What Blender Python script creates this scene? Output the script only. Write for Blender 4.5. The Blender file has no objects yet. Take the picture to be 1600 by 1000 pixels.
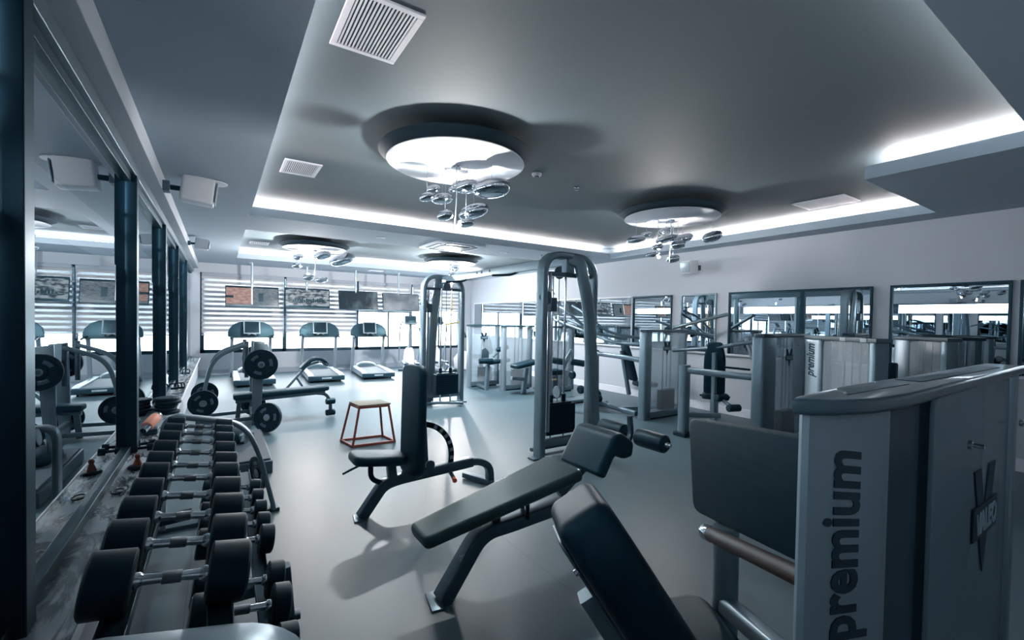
import bpy, math, random
from mathutils import Vector, Matrix
random.seed(7)
scene = bpy.context.scene
COL = scene.collection
PI = math.pi
R = math.radians

# ------------------------------------------------------------------ materials
def lin(c):
    return tuple(((v/255)/12.92 if v/255 <= .04045 else ((v/255+.055)/1.055)**2.4) for v in c)
MATS = {}
def mat(name, rgb, rough=.5, metal=0., bump=0., bscale=200., spec=.5, emit=None, estr=0., coat=0., vary=0., vscale=8.):
    m = bpy.data.materials.new(name); m.use_nodes = True
    nt = m.node_tree; b = nt.nodes['Principled BSDF']
    c = lin(rgb)
    b.inputs['Base Color'].default_value = (*c, 1)
    b.inputs['Roughness'].default_value = rough
    b.inputs['Metallic'].default_value = metal
    b.inputs['Specular IOR Level'].default_value = spec
    b.inputs['Coat Weight'].default_value = coat
    if max(rgb) < 70 and metal < .5: b.inputs['Specular Tint'].default_value = (.42,.82,1,1)
    if emit:
        b.inputs['Emission Color'].default_value = (*lin(emit), 1)
        b.inputs['Emission Strength'].default_value = estr
    tc = nt.nodes.new('ShaderNodeTexCoord')
    if bump:
        n = nt.nodes.new('ShaderNodeTexNoise'); n.inputs['Scale'].default_value = bscale; n.inputs['Detail'].default_value = 4
        bp = nt.nodes.new('ShaderNodeBump'); bp.inputs['Strength'].default_value = bump; bp.inputs['Distance'].default_value = .002
        nt.links.new(tc.outputs['Object'], n.inputs['Vector']); nt.links.new(n.outputs['Fac'], bp.inputs['Height'])
        nt.links.new(bp.outputs['Normal'], b.inputs['Normal'])
    if vary:
        n = nt.nodes.new('ShaderNodeTexNoise'); n.inputs['Scale'].default_value = vscale; n.inputs['Detail'].default_value = 5
        mr = nt.nodes.new('ShaderNodeMapRange'); mr.inputs['From Min'].default_value = .3; mr.inputs['From Max'].default_value = .7
        mr.inputs['To Min'].default_value = 1-vary; mr.inputs['To Max'].default_value = 1+vary
        mx = nt.nodes.new('ShaderNodeVectorMath'); mx.operation = 'SCALE'; mx.inputs[0].default_value = c
        nt.links.new(tc.outputs['Object'], n.inputs['Vector']); nt.links.new(n.outputs['Fac'], mr.inputs['Value'])
        nt.links.new(mr.outputs['Result'], mx.inputs['Scale']); nt.links.new(mx.outputs['Vector'], b.inputs['Base Color'])
    MATS[name] = m
    return m
M = MATS
mat('wall', (176,184,193), .75, bump=.1, bscale=60)
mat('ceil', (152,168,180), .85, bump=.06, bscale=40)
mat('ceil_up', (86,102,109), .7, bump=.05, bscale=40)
mat('white', (214,218,226), .5)
mat('white_gloss', (232,234,240), .18, spec=.6)
mat('black_frame', (14,34,46), .4, metal=.2)
mat('grey_frame', (118,134,144), .35, metal=.6)
mat('column_grey', (112,134,146), .4, metal=.25)
mat('silver', (106,127,138), .34, metal=.55, bump=.05, bscale=500)
mat('silver_light', (146,162,172), .32, metal=.45)
mat('gunmetal', (74,96,108), .3, metal=.5, bump=.05, bscale=500)
mat('gunmetal_dark', (62,86,98), .32, metal=.4)
mat('chrome', (190,198,204), .16, metal=1.)
mat('chrome_knurl', (120,132,140), .38, metal=1., bump=.8, bscale=900)
mat('pebble', (225,230,236), .03, metal=1.)
mat('vinyl', (8,32,44), .42, spec=.35, bump=.25, bscale=700, vary=.15, vscale=20)
mat('vinyl_soft', (16,42,54), .45, spec=.35, bump=.25, bscale=700)
mat('vinyl_olive', (44,62,62), .4, bump=.3, bscale=700, vary=.12, vscale=4)
mat('rubber', (6,26,38), .5, spec=.3, bump=.3, bscale=500)
mat('rubber_grey', (44,64,76), .6, bump=.3, bscale=500)
mat('plastic_dark', (34,56,68), .4)
mat('plastic_mid', (66,90,102), .38)
mat('cap', (52,76,88), .35, coat=.2)
mat('ring_grey', (38,60,72), .6)
mat('led_far', (255,255,255), .5, emit=(255,244,244), estr=60.)
mat('red_paint', (128,66,54), .4)
mat('plyo_top', (112,110,100), .7, bump=.4, bscale=300)
mat('orange', (196,98,66), .5)
mat('pad_pink', (206,140,118), .6)
mat('brown_foam', (58,42,36), .55, bump=.3, bscale=300)
mat('lettering', (14,34,48), .5)
mat('lettering_light', (120,146,158), .5)
mat('sticker', (168,184,192), .5)
mat('yellow', (206,178,110), .5)
mat('screen_off', (30,46,56), .15, spec=.6, vary=.5, vscale=2)
mat('lcd', (40,60,70), .2)
mat('cable', (20,36,46), .5)
mat('lamp', (255,255,255), .5, emit=(255,244,238), estr=12.)
mat('bulb', (255,255,255), .5, emit=(255,236,226), estr=30.)
mat('led', (255,255,255), .5, emit=(255,240,236), estr=62.)
mat('blind_dark', (150,160,172), .8)

def nodes_mat(name):
    m = bpy.data.materials.new(name); m.use_nodes = True; nt = m.node_tree
    for n in list(nt.nodes):
        if n.type != 'OUTPUT_MATERIAL': nt.nodes.remove(n)
    MATS[name] = m
    return m, nt, nt.nodes['Material Output']
def mk_mirror():
    m, nt, out = nodes_mat('mirror')
    g = nt.nodes.new('ShaderNodeBsdfGlossy'); g.inputs['Color'].default_value = (.62,.68,.71,1); g.inputs['Roughness'].default_value = .0
    nt.links.new(g.outputs[0], out.inputs[0])
mk_mirror()
def mk_glass(name, tint, gain, base):
    m, nt, out = nodes_mat(name)
    t = nt.nodes.new('ShaderNodeBsdfTransparent'); t.inputs['Color'].default_value = (*tint,1)
    g = nt.nodes.new('ShaderNodeBsdfGlossy'); g.inputs['Color'].default_value = (.75,.8,.83,1); g.inputs['Roughness'].default_value = .01
    lw = nt.nodes.new('ShaderNodeLayerWeight'); lw.inputs['Blend'].default_value = .5
    mm = nt.nodes.new('ShaderNodeMath'); mm.operation = 'MULTIPLY_ADD'; mm.use_clamp = True
    mm.inputs[1].default_value = gain; mm.inputs[2].default_value = base
    mx = nt.nodes.new('ShaderNodeMixShader')
    nt.links.new(lw.outputs['Facing'], mm.inputs[0]); nt.links.new(mm.outputs[0], mx.inputs[0])
    nt.links.new(t.outputs[0], mx.inputs[1]); nt.links.new(g.outputs[0], mx.inputs[2]); nt.links.new(mx.outputs[0], out.inputs[0])
mk_glass('coated_glass', (.9,.94,.97), 1.25, .02)
mk_glass('clear_glass', (.94,.97,.98), .45, .02)
def mk_frost(name, tint, mixf, diff):
    m, nt, out = nodes_mat(name)
    t = nt.nodes.new('ShaderNodeBsdfTransparent'); t.inputs['Color'].default_value = (*tint,1)
    d = nt.nodes.new('ShaderNodeBsdfPrincipled'); d.inputs['Base Color'].default_value = (*lin(diff),1); d.inputs['Roughness'].default_value = .25
    mx = nt.nodes.new('ShaderNodeMixShader'); mx.inputs[0].default_value = mixf
    nt.links.new(t.outputs[0], mx.inputs[1]); nt.links.new(d.outputs[0], mx.inputs[2]); nt.links.new(mx.outputs[0], out.inputs[0])
mk_frost('frosted', (.94,.97,.98), .26, (196,208,216))
mk_frost('frosted_shaded', (.6,.7,.76), .8, (100,124,136))  # darker copy of the frosted panel, the near tower's shade put into its colour
mk_frost('smoked', (.45,.55,.62), .6, (60,84,98))
def mk_sheer():
    m, nt, out = nodes_mat('sheer')
    t = nt.nodes.new('ShaderNodeBsdfTransparent'); t.inputs['Color'].default_value = (.9,.93,.97,1)
    d = nt.nodes.new('ShaderNodeBsdfTranslucent'); d.inputs['Color'].default_value = (.27,.28,.29,1)
    mx = nt.nodes.new('ShaderNodeMixShader'); mx.inputs[0].default_value = .93
    nt.links.new(t.outputs[0], mx.inputs[1]); nt.links.new(d.outputs[0], mx.inputs[2]); nt.links.new(mx.outputs[0], out.inputs[0])
    m, nt, out = nodes_mat('blind')
    d1 = nt.nodes.new('ShaderNodeBsdfDiffuse'); d1.inputs['Color'].default_value = (.42,.43,.45,1)
    d = nt.nodes.new('ShaderNodeBsdfTranslucent'); d.inputs['Color'].default_value = (.42,.45,.5,1)
    mx = nt.nodes.new('ShaderNodeMixShader'); mx.inputs[0].default_value = .06
    nt.links.new(d1.outputs[0], mx.inputs[1]); nt.links.new(d.outputs[0], mx.inputs[2]); nt.links.new(mx.outputs[0], out.inputs[0])
mk_sheer()
def mk_floor():
    m, nt, out = nodes_mat('floor')
    b = nt.nodes.new('ShaderNodeBsdfPrincipled'); tc = nt.nodes.new('ShaderNodeTexCoord')
    n1 = nt.nodes.new('ShaderNodeTexNoise'); n1.inputs['Scale'].default_value = 1.3; n1.inputs['Detail'].default_value = 6
    n2 = nt.nodes.new('ShaderNodeTexNoise'); n2.inputs['Scale'].default_value = 260; n2.inputs['Detail'].default_value = 2
    br = nt.nodes.new('ShaderNodeTexBrick')
    br.inputs['Scale'].default_value = 1; br.inputs['Brick Width'].default_value = 6; br.inputs['Row Height'].default_value = 1.9
    br.inputs['Mortar Size'].default_value = .0022; br.inputs['Color1'].default_value = (1,1,1,1); br.inputs['Color2'].default_value = (1,1,1,1); br.inputs['Mortar'].default_value = (.55,.55,.55,1)
    mp = nt.nodes.new('ShaderNodeMapping'); mp.inputs['Rotation'].default_value = (0,0,PI/2); mp.inputs['Location'].default_value=(.3,-1.75,0)
    cr = nt.nodes.new('ShaderNodeValToRGB'); e = cr.color_ramp.elements
    e[0].position = .3; e[0].color = (.062,.118,.147,1); e[1].position = .75; e[1].color = (.092,.16,.195,1)
    mu = nt.nodes.new('ShaderNodeMix'); mu.data_type = 'RGBA'; mu.blend_type = 'MULTIPLY'; mu.inputs[0].default_value = 1
    mu2 = nt.nodes.new('ShaderNodeMix'); mu2.data_type = 'RGBA'; mu2.blend_type = 'MULTIPLY'; mu2.inputs[0].default_value = .35
    L = nt.links.new
    L(tc.outputs['Object'], n1.inputs['Vector']); L(tc.outputs['Object'], n2.inputs['Vector']); L(tc.outputs['Object'], mp.inputs['Vector']); L(mp.outputs[0], br.inputs['Vector'])
    L(n1.outputs['Fac'], cr.inputs[0]); L(cr.outputs[0], mu.inputs[6]); L(br.outputs['Color'], mu.inputs[7])
    L(mu.outputs[2], mu2.inputs[6]); L(n2.outputs['Fac'], mu2.inputs[7]); L(mu2.outputs[2], b.inputs['Base Color'])
    mr = nt.nodes.new('ShaderNodeMapRange'); mr.inputs['To Min'].default_value = .36; mr.inputs['To Max'].default_value = .5
    L(n1.outputs['Fac'], mr.inputs[0]); L(mr.outputs[0], b.inputs['Roughness'])
    bp = nt.nodes.new('ShaderNodeBump'); bp.inputs['Strength'].default_value = .12; bp.inputs['Distance'].default_value = .002
    L(n2.outputs['Fac'], bp.inputs['Height']); L(bp.outputs[0], b.inputs['Normal'])
    b.inputs['Specular IOR Level'].default_value = .7
    L(b.outputs[0], out.inputs[0])
mk_floor()
def mk_marble():
    m, nt, out = nodes_mat('marble')
    b = nt.nodes.new('ShaderNodeBsdfPrincipled'); tc = nt.nodes.new('ShaderNodeTexCoord')
    mp = nt.nodes.new('ShaderNodeMapping'); mp.inputs['Scale'].default_value = (2.2,.55,1); mp.inputs['Rotation'].default_value = (0,0,.35)
    n = nt.nodes.new('ShaderNodeTexNoise'); n.inputs['Scale'].default_value = 2.2; n.inputs['Detail'].default_value = 9; n.inputs['Roughness'].default_value = .62; n.inputs['Distortion'].default_value = .9
    cr = nt.nodes.new('ShaderNodeValToRGB'); e = cr.color_ramp.elements
    e[0].position = .40; e[0].color = (.33,.38,.42,1); e[1].position = .62; e[1].color = (.36,.42,.46,1)
    for p,c in ((.47,(.38,.44,.48,1)),(.505,(.035,.06,.075,1)),(.53,(.12,.16,.19,1)),(.56,(.36,.42,.46,1))):
        q = e.new(p); q.color = c
    L = nt.links.new
    L(tc.outputs['Object'], mp.inputs[0]); L(mp.outputs[0], n.inputs['Vector']); L(n.outputs['Fac'], cr.inputs[0]); L(cr.outputs[0], b.inputs['Base Color'])
    b.inputs['Roughness'].default_value = .22; L(b.outputs[0], out.inputs[0])
mk_marble()
def mk_plate():   # ribbed rubber on the foot plate
    m, nt, out = nodes_mat('tread_rubber')
    b = nt.nodes.new('ShaderNodeBsdfPrincipled'); tc = nt.nodes.new('ShaderNodeTexCoord')
    n = nt.nodes.new('ShaderNodeTexNoise'); n.inputs['Scale'].default_value = 14
    cr = nt.nodes.new('ShaderNodeValToRGB'); cr.color_ramp.elements[0].color = (.003,.012,.019,1); cr.color_ramp.elements[1].color = (.006,.02,.03,1)
    w = nt.nodes.new('ShaderNodeTexWave'); w.bands_direction = 'Z'; w.inputs['Scale'].default_value = 7.5; w.inputs['Distortion'].default_value = .2
    bp = nt.nodes.new('ShaderNodeBump'); bp.inputs['Strength'].default_value = .10; bp.inputs['Distance'].default_value = .003; b.inputs['Specular IOR Level'].default_value = .25
    L = nt.links.new
    L(tc.outputs['Object'], n.inputs['Vector']); L(n.outputs['Fac'], cr.inputs[0]); L(cr.outputs[0], b.inputs['Base Color'])
    L(tc.outputs['Object'], w.inputs['Vector']); L(w.outputs['Fac'], bp.inputs['Height']); L(bp.outputs[0], b.inputs['Normal'])
    b.inputs['Roughness'].default_value = .6; b.inputs['Specular Tint'].default_value = (.35,.8,1,1); L(b.outputs[0], out.inputs[0])
mk_plate()
def mk_screen(name, c1, c2, scale, strength, thr=(.4,.6), stretch=(1,1,1)):
    m, nt, out = nodes_mat(name)
    b = nt.nodes.new('ShaderNodeBsdfPrincipled'); tc = nt.nodes.new('ShaderNodeTexCoord'); mp = nt.nodes.new('ShaderNodeMapping'); mp.inputs['Scale'].default_value = stretch
    n = nt.nodes.new('ShaderNodeTexNoise'); n.inputs['Scale'].default_value = scale; n.inputs['Detail'].default_value = 5
    cr = nt.nodes.new('ShaderNodeValToRGB'); e = cr.color_ramp.elements
    e[0].position = thr[0]; e[0].color = (*lin(c1),1); e[1].position = thr[1]; e[1].color = (*lin(c2),1); strength *= .62
    L = nt.links.new
    L(tc.outputs['Object'], mp.inputs[0]); L(mp.outputs[0], n.inputs['Vector']); L(n.outputs['Fac'], cr.inputs[0])
    b.inputs['Base Color'].default_value = (.01,.015,.02,1); b.inputs['Roughness'].default_value = .15
    L(cr.outputs[0], b.inputs['Emission Color']); b.inputs['Emission Strength'].default_value = strength
    L(b.outputs[0], out.inputs[0])
mk_screen('tv_clay', (176,134,122), (204,172,162), 9, .8, stretch=(1,1,3))
mk_screen('tv_grey', (96,108,118), (140,152,160), 14, .8, stretch=(1,1,4))
mk_screen('tv_city', (60,74,86), (190,200,208), 7, .8, (.42,.58), (1,1,2.5))
mk_screen('tv_dark', (28,44,54), (120,142,152), 2.2, .7, (.5,.72), (1.6,1,.8))
mk_screen('tv_pale', (118,132,144), (176,186,196), 3, .8, (.4,.7))
mat('tv_line', (180,190,200), .4, emit=(200,208,218), estr=.8)
mat('tv_blob', (20,30,36), .4)

# ------------------------------------------------------------------ mesh builder
def fillet(pts, r, n=5):
    pts = [Vector(p) for p in pts]; out = [pts[0]]
    for i in range(1, len(pts)-1):
        a, b, c = pts[i-1], pts[i], pts[i+1]
        rr = r[i] if isinstance(r, (list, tuple)) else r
        u = (a-b); v = (c-b); lu, lv = u.length, v.length; u.normalize(); v.normalize()
        d = min(rr, lu*.49, lv*.49)
        if d < 1e-5: out.append(b); continue
        p0, p2 = b+u*d, b+v*d
        for k in range(n+1):
            t = k/n
            out.append(p0*(1-t)**2 + b*2*t*(1-t) + p2*t*t)
    out.append(pts[-1]); return out
def circ(r, n=12, ry=None):
    ry = ry or r
    return [(r*math.cos(2*PI*k/n), ry*math.sin(2*PI*k/n)) for k in range(n)]
def rrect(w, h, r, n=3):
    r = min(r, w/2-1e-4, h/2-1e-4); out = []
    for cx, cy, a0 in ((w/2-r,h/2-r,0),(-w/2+r,h/2-r,90),(-w/2+r,-h/2+r,180),(w/2-r,-h/2+r,270)):
        for k in range(n+1):
            a = R(a0+90*k/n); out.append((cx+r*math.cos(a), cy+r*math.sin(a)))
    return out
def frame(o, x, z):
    """matrix with x axis along x, z axis as near z as possible"""
    x = Vector(x).normalized(); z = Vector(z); y = z.cross(x).normalized(); z = x.cross(y)
    m = Matrix((x, y, z)).transposed().to_4x4(); m.translation = Vector(o); return m
class MB:
    def __init__(s, off=(0,0,0)): s.v = []; s.f = []; s.off = Vector(off)
    def add(s, vs, fs):
        b = len(s.v); s.v += [Vector(p)-s.off for p in vs]; s.f += [[b+i for i in f] for f in fs]; return s
    def box(s, c, d, m=None):
        c = Vector(c); hx, hy, hz = d[0]/2, d[1]/2, d[2]/2
        vs = [Vector((x,y,z)) for x in (-hx,hx) for y in (-hy,hy) for z in (-hz,hz)]
        vs = [(m @ p if m is not None else p)+c if m is None or len(m) == 3 else m @ (p+c) for p in vs]
        return s.add(vs, [(0,1,3,2),(4,6,7,5),(0,4,5,1),(2,3,7,6),(0,2,6,4),(1,5,7,3)])
    def span(s, x0, x1, y0, y1, z0, z1): return s.box(((x0+x1)/2,(y0+y1)/2,(z0+z1)/2), (x1-x0,y1-y0,z1-z0))
    def loft(s, rings, cap=True):
        n = len(rings[0]); vs = [p for r in rings for p in r]; fs = []
        for i in range(len(rings)-1):
            for k in range(n):
                a = i*n+k; b = i*n+(k+1)%n; fs.append((a, b, b+n, a+n))
        if cap:
            fs.append(tuple(range(n))[::-1]); fs.append(tuple((len(rings)-1)*n+k for k in range(n)))
        return s.add(vs, fs)
    def sweep(s, pts, sec, up=(0,0,1), scales=None):
        pts = [Vector(p) for p in pts]; up = Vector(up); rings = []
        for i, p in enumerate(pts):
            if i == 0: t = pts[1]-p
            elif i == len(pts)-1: t = p-pts[-2]
            else: t = (pts[i+1]-p).normalized()+(p-pts[i-1]).normalized()
            t.normalize(); sd = t.cross(up)
            if sd.length < 1e-3: sd = t.cross(Vector((1,0,.01)))
            sd.normalize(); u = sd.cross(t); k = scales[i] if scales else 1
            rings.append([p+sd*(a*k)+u*(b*k) for a, b in sec])
        return s.loft(rings)
    def bar(s, a, b, w, h=None, up=(0,0,1), r=.008): return s.sweep([a,b], rrect(w, h or w, r), up)
    def tube(s, pts, r, n=12, up=(.01,.02,1)): return s.sweep(pts, circ(r, n), up)
    def lathe(s, prof, c=(0,0,0), axis=(0,0,1), n=24):
        ax = Vector(axis).normalized(); a = ax.orthogonal().normalized(); b = ax.cross(a); c = Vector(c)
        rings = [[c+ax*h+(a*math.cos(2*PI*k/n)+b*math.sin(2*PI*k/n))*max(r,1e-4) for k in range(n)] for r, h in prof]
        return s.loft(rings)
    def slab(s, outline, h, m=None, er=.01, n=3, off=0):
        """outline in local xy, thickness h along local z, rounded edges of radius er"""
        er = min(er, h/2-1e-4)
        N = len(outline); O = [Vector((p[0],p[1])) for p in outline]
        area = sum(O[i].x*O[(i+1)%N].y-O[(i+1)%N].x*O[i].y for i in range(N))
        sg = 1 if area > 0 else -1; nr = []
        for i in range(N):
            t = (O[(i+1)%N]-O[i]).normalized()+(O[i]-O[i-1]).normalized(); t.normalize(); nr.append(Vector((-t.y, t.x))*sg)
        rings = []
        lv = [(er*(1-math.sin(PI/2*k/n)), er*(1-math.cos(PI/2*k/n))) for k in range(n+1)]
        lv = lv+[(i2, h-z) for i2, z in reversed(lv)]
        for ins, z in lv:
            r = [Vector((O[i].x+nr[i].x*ins, O[i].y+nr[i].y*ins, z+off)) for i in range(N)]
            rings.append([m @ p for p in r] if m is not None else r)
        return s.loft(rings)
    def build(s, name, m, parent=None, bevel=0., ang=35, loc=None):
        me = bpy.data.meshes.new(name); me.from_pydata([tuple(p) for p in s.v], [], s.f)
        import bmesh
        bm = bmesh.new(); bm.from_mesh(me); bmesh.ops.recalc_face_normals(bm, faces=bm.faces); bm.to_mesh(me); bm.free()
        me.polygons.foreach_set('use_smooth', [True]*len(me.polygons)); me.set_sharp_from_angle(angle=R(ang))
        me.materials.append(M[m] if isinstance(m, str) else m)
        o = bpy.data.objects.new(name, me); COL.objects.link(o)
        if parent is not None: o.parent = parent
        if loc is not None: o.location = loc
        if bevel:
            b = o.modifiers.new('Bevel', 'BEVEL'); b.width = bevel; b.segments = 2; b.limit_method = 'ANGLE'; b.angle_limit = R(40); b.harden_normals = False
        return o
def tag(o, label=None, cat=None, group=None, kind=None):
    if label: o['label'] = label
    if cat: o['category'] = cat
    if group: o['group'] = group
    if kind: o['kind'] = kind
    return o
def thing(name, label, cat, loc=(0,0,0), rz=0., group=None):
    o = bpy.data.objects.new(name, None); o.empty_display_size = .1; COL.objects.link(o)
    o.location = loc; o.rotation_euler = (0,0,rz); return tag(o, label, cat, group)
def struct(name, mb, m, bevel=0.): return tag(mb.build(name, m, bevel=bevel), kind='structure')
def dup(root, loc, rz=0., label=None, scale=None):
    def cp(o, parent):
        c = o.copy(); COL.objects.link(c); c.parent = parent
        for ch in [x for x in kids.get(o.name, [])]: cp(ch, c)
        return c
    kids = {}
    for o in list(bpy.data.objects):
        if o.parent is not None: kids.setdefault(o.parent.name, []).append(o)
    r = cp(root, None); r.location = loc; r.rotation_euler = (0,0,rz)
    if label: r['label'] = label
    if scale: r.scale = scale
    return r
def text_mb(txt, size, m, thick=.0, shear=0., bold=0., width=None, depth=.002):
    cu = bpy.data.curves.new('lettering', 'FONT'); cu.body = txt; cu.size = size; cu.shear = shear; cu.extrude = depth/2; cu.offset = bold
    cu.align_x = 'CENTER'; cu.align_y = 'CENTER'; cu.resolution_u = 3
    o = bpy.data.objects.new('lettering', cu); COL.objects.link(o)
    dg = bpy.context.evaluated_depsgraph_get(); me = bpy.data.meshes.new_from_object(o.evaluated_get(dg))
    bpy.data.objects.remove(o); xs = [v.co.x for v in me.vertices]; w = max(xs)-min(xs); cx = (max(xs)+min(xs))/2
    ys = [v.co.y for v in me.vertices]; cy = (max(ys)+min(ys))/2
    k = width/w if width else 1
    mb = MB(); mb.add([m @ Vector(((v.co.x-cx)*k, (v.co.y-cy), v.co.z)) for v in me.vertices], [list(p.vertices) for p in me.polygons])
    bpy.data.meshes.remove(me); return mb

# ------------------------------------------------------------------ room
XL, XR, YB, YF, ZC, ZU = -.62, 7.5, -2.2, 14.2, 2.95, 3.2
struct('floor', MB().span(XL-.6, XR+.3, YB-.3, YF+.3, -.1, 0), 'floor')
T1 = [(.34,.66),(5.0,.66),(5.0,1.73),(7.08,1.73),(7.08,7.03),(.34,7.03)]
c = MB()
zt = ZC+.12
c.span(XL-.3, XR+.2, YB-.2, .66, ZC, zt); c.span(XL-.3, .34, .66, YF+.2, ZC, zt)
c.span(5.0, XR+.2, .66, 1.73, ZC, zt); c.span(7.08, XR+.2, 1.73, YF+.2, ZC, zt)
c.span(.34, 7.08, 7.03, 8.25, ZC, zt); c.span(.34, 7.08, 12.5, YF+.2, ZC, zt)
g = .22   # the light gap behind the lip
for x0,x1,y0,y1 in ((.34-g-.05,.34-g,.66-g,7.03+g),(.34-g,5.0+g,.66-g-.05,.66-g),(5.0+g,5.0+g+.05,.66-g,1.73-g),(5.0+g,7.08+g,1.73-g-.05,1.73-g),
                    (7.08+g,7.08+g+.05,1.73-g,7.03+g),(.34-g,7.08+g,7.03+g,7.03+g+.05),
                    (.34-g-.05,.34-g,8.25-g,12.5+g),(7.08+g,7.08+g+.05,8.25-g,12.5+g),(.34-g,7.08+g,8.25-g-.05,8.25-g),(.34-g,7.08+g,12.5+g,12.5+g+.05)):
    c.span(x0,x1,y0,y1,zt,ZU)
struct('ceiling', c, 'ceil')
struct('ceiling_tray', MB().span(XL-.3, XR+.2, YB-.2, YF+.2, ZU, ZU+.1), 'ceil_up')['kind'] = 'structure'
# LED strips lying in the light gap
def led(x0,x1,y0,y1,label,mt='led'):
    t = thing('led_strip', label, 'light', ((x0+x1)/2,(y0+y1)/2,zt), group='light strips in the ceiling coves')
    o = MB((( x0+x1)/2,(y0+y1)/2,zt)).span(x0,x1,y0,y1,zt,zt+.012); o.build('diffuser',mt,t)
    a = MB((( x0+x1)/2,(y0+y1)/2,zt))
    if x1-x0 < y1-y0: a.span(x0-.01,x0,y0,y1,zt,zt+.009); a.span(x1,x1+.01,y0,y1,zt,zt+.009)
    else: a.span(x0,x1,y0-.01,y0,zt,zt+.009); a.span(x0,x1,y1,y1+.01,zt,zt+.009)
    a.build('channel','grey_frame',t)
q = .12
led(.34-q-.02,.34-q+.02,.6,7.1,'white light strip along the left edge of the near ceiling tray')
led(.4,7.0,7.03+q-.02,7.03+q+.02,'white light strip along the far edge of the near ceiling tray')
led(7.08+q-.02,7.08+q+.02,1.8,7.0,'white light strip along the right wall side of the near ceiling tray')
led(5.0+q-.02,5.0+q+.02,.66,1.55,'short white light strip beside the notch of the near ceiling tray')
led(5.2,7.0,1.73-q-.02,1.73-q+.02,'white light strip in the notch corner of the near ceiling tray')
led(.4,4.9,.66-q-.02,.66-q+.02,'added white light strip along the near edge of the near ceiling tray')  # added strip, no light source known on this edge
led(.34-q-.02,.34-q+.02,8.2,12.5,'white light strip along the left edge of the far ceiling tray','led_far')
led(.4,7.0,12.5+q-.02,12.5+q+.02,'white light strip along the window side of the far ceiling tray','led_far')

# far wall with windows
MX = [-.42, 1.56, 3.56, 5.29, 7.06]
ZS, ZT = .58, 2.70
w = MB()
w.span(XL-.3, XR+.3, YF, YF+.3, 0, ZS); w.span(XL-.3, XR+.3, YF, YF+.3, ZT, 3.3)
w.span(XL-.3, MX[0], YF, YF+.3, ZS, ZT); w.span(MX[4], XR+.3, YF, YF+.3, ZS, ZT)
struct('wall_far', w, 'wall')
tag(MB().span(XL, XR, YF-.03, YF, 0, .14).build('baseboard_far','blind_dark'), kind='structure')
for i in range(4):
    a, b = MX[i], MX[i+1]
    t = thing(f'window_{i+1}', None, None, ((a+b)/2, YF+.1, ZS)); t['kind'] = 'structure'
    o = (( a+b)/2, YF+.1, ZS)
    f = MB(o); f.span(a,b,YF+.02,YF+.1,ZS,ZS+.09); f.span(a,b,YF+.02,YF+.1,ZT-.06,ZT)
    f.span(a,a+(.09 if i == 0 else .05),YF+.02,YF+.1,ZS,ZT); f.span(b-.05,b,YF+.02,YF+.1,ZS,ZT)
    if i in (2,3): f.span((a+b)/2+.1,(a+b)/2+.15,YF+.03,YF+.08,ZS,ZT)
    f.build('window_frame','black_frame' if i != 1 else 'gunmetal',t,bevel=.004)
    MB(o).span(a,b,YF+.05,YF+.056,ZS,ZT).build('pane','clear_glass',t)
# zebra blinds
BB = [1.08, 1.08, 1.78, 1.86]
BN = ['leftmost window, lowered','second window from the left, lowered','third window from the left, half raised','rightmost window behind the cable machine']
for i in range(4):
    a, b = MX[i]+.03, MX[i+1]-.03
    t = thing('roller_blind', 'striped zebra roller blind in the '+BN[i], 'blind', ((a+b)/2, YF-.05, BB[i]), group='zebra blinds on the far windows')
    o = ((a+b)/2, YF-.05, BB[i])
    MB(o).span(a,b,YF-.1,YF-.01,2.6,2.69).build('cassette','blind_dark',t,bevel=.01)
    s = MB(o); z = 2.6; pz = .125; sh = MB(o)
    while z-.055 > BB[i]:
        s.span(a,b,YF-.05,YF-.047,max(z-.068,BB[i]),z); sh.span(a,b,YF-.044,YF-.0435,max(z-pz,BB[i]),z-.068); z -= pz
    s.build('fabric','blind',t); sh.build('sheer_fabric','sheer',t)
    MB(o).span(a,b,YF-.06,YF-.035,BB[i]-.03,BB[i]).build('bottom_bar','blind_dark',t,bevel=.006)
    MB(o).tube([(b-.01,YF-.08,2.62),(b-.01,YF-.08,1.0)],.004,6).build('chain','white',t)

# left wall: ledge, mirror bays, clerestory
PY = [-2.2, .05, 2.24, 4.72, 7.05, 9.1, 11.4, 14.1]
lw = MB()
lw.span(XL-.4, XL-.02, YB, YF, 0, .45); lw.span(XL-.4, XL-.02, YB, YF, 2.74, 3.3)
lw.span(XL-.4, XL-.02, YB, PY[0]+.05, .45, 2.74)
for y in PY: lw.span(XL-.4, XL-.02, y-.05, y+.05, .45, 2.74)
lw.span(XL-.35, XL-.3, YB, YF, .45, 1.95)   # backing behind the mirrors
lw.span(XL-.4, XL-.02, YB, YF, 2.35, 2.4)
struct('wall_left', lw, 'wall')
struct('trim_1', MB().span(XL-.02, -.46, YB, YF, 2.79, ZC), 'wall', .004)
struct('trim_2', MB().span(XL-.02, -.56, YB, YF, 2.70, 2.79), 'grey_frame', .004)
l = MB(); l.span(XL-.02, -.42, YB, YF, .43, .47)
struct('trim_3', l, 'marble', .006)
struct('wall_ledge', MB().span(XL-.02, -.46, YB, YF, 0, .43), 'wall')
struct('trim_4', MB().span(-.425, -.412, YB, YF, .44, .474), 'white', .003)
def ywhere(i): return ['beside and behind the camera','beside the near end of the dumbbell rack','above the middle of the dumbbell rack','beyond the second black post','beside the plate loaded bench','opposite the first treadmill','nearest the far windows'][i]
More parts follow.
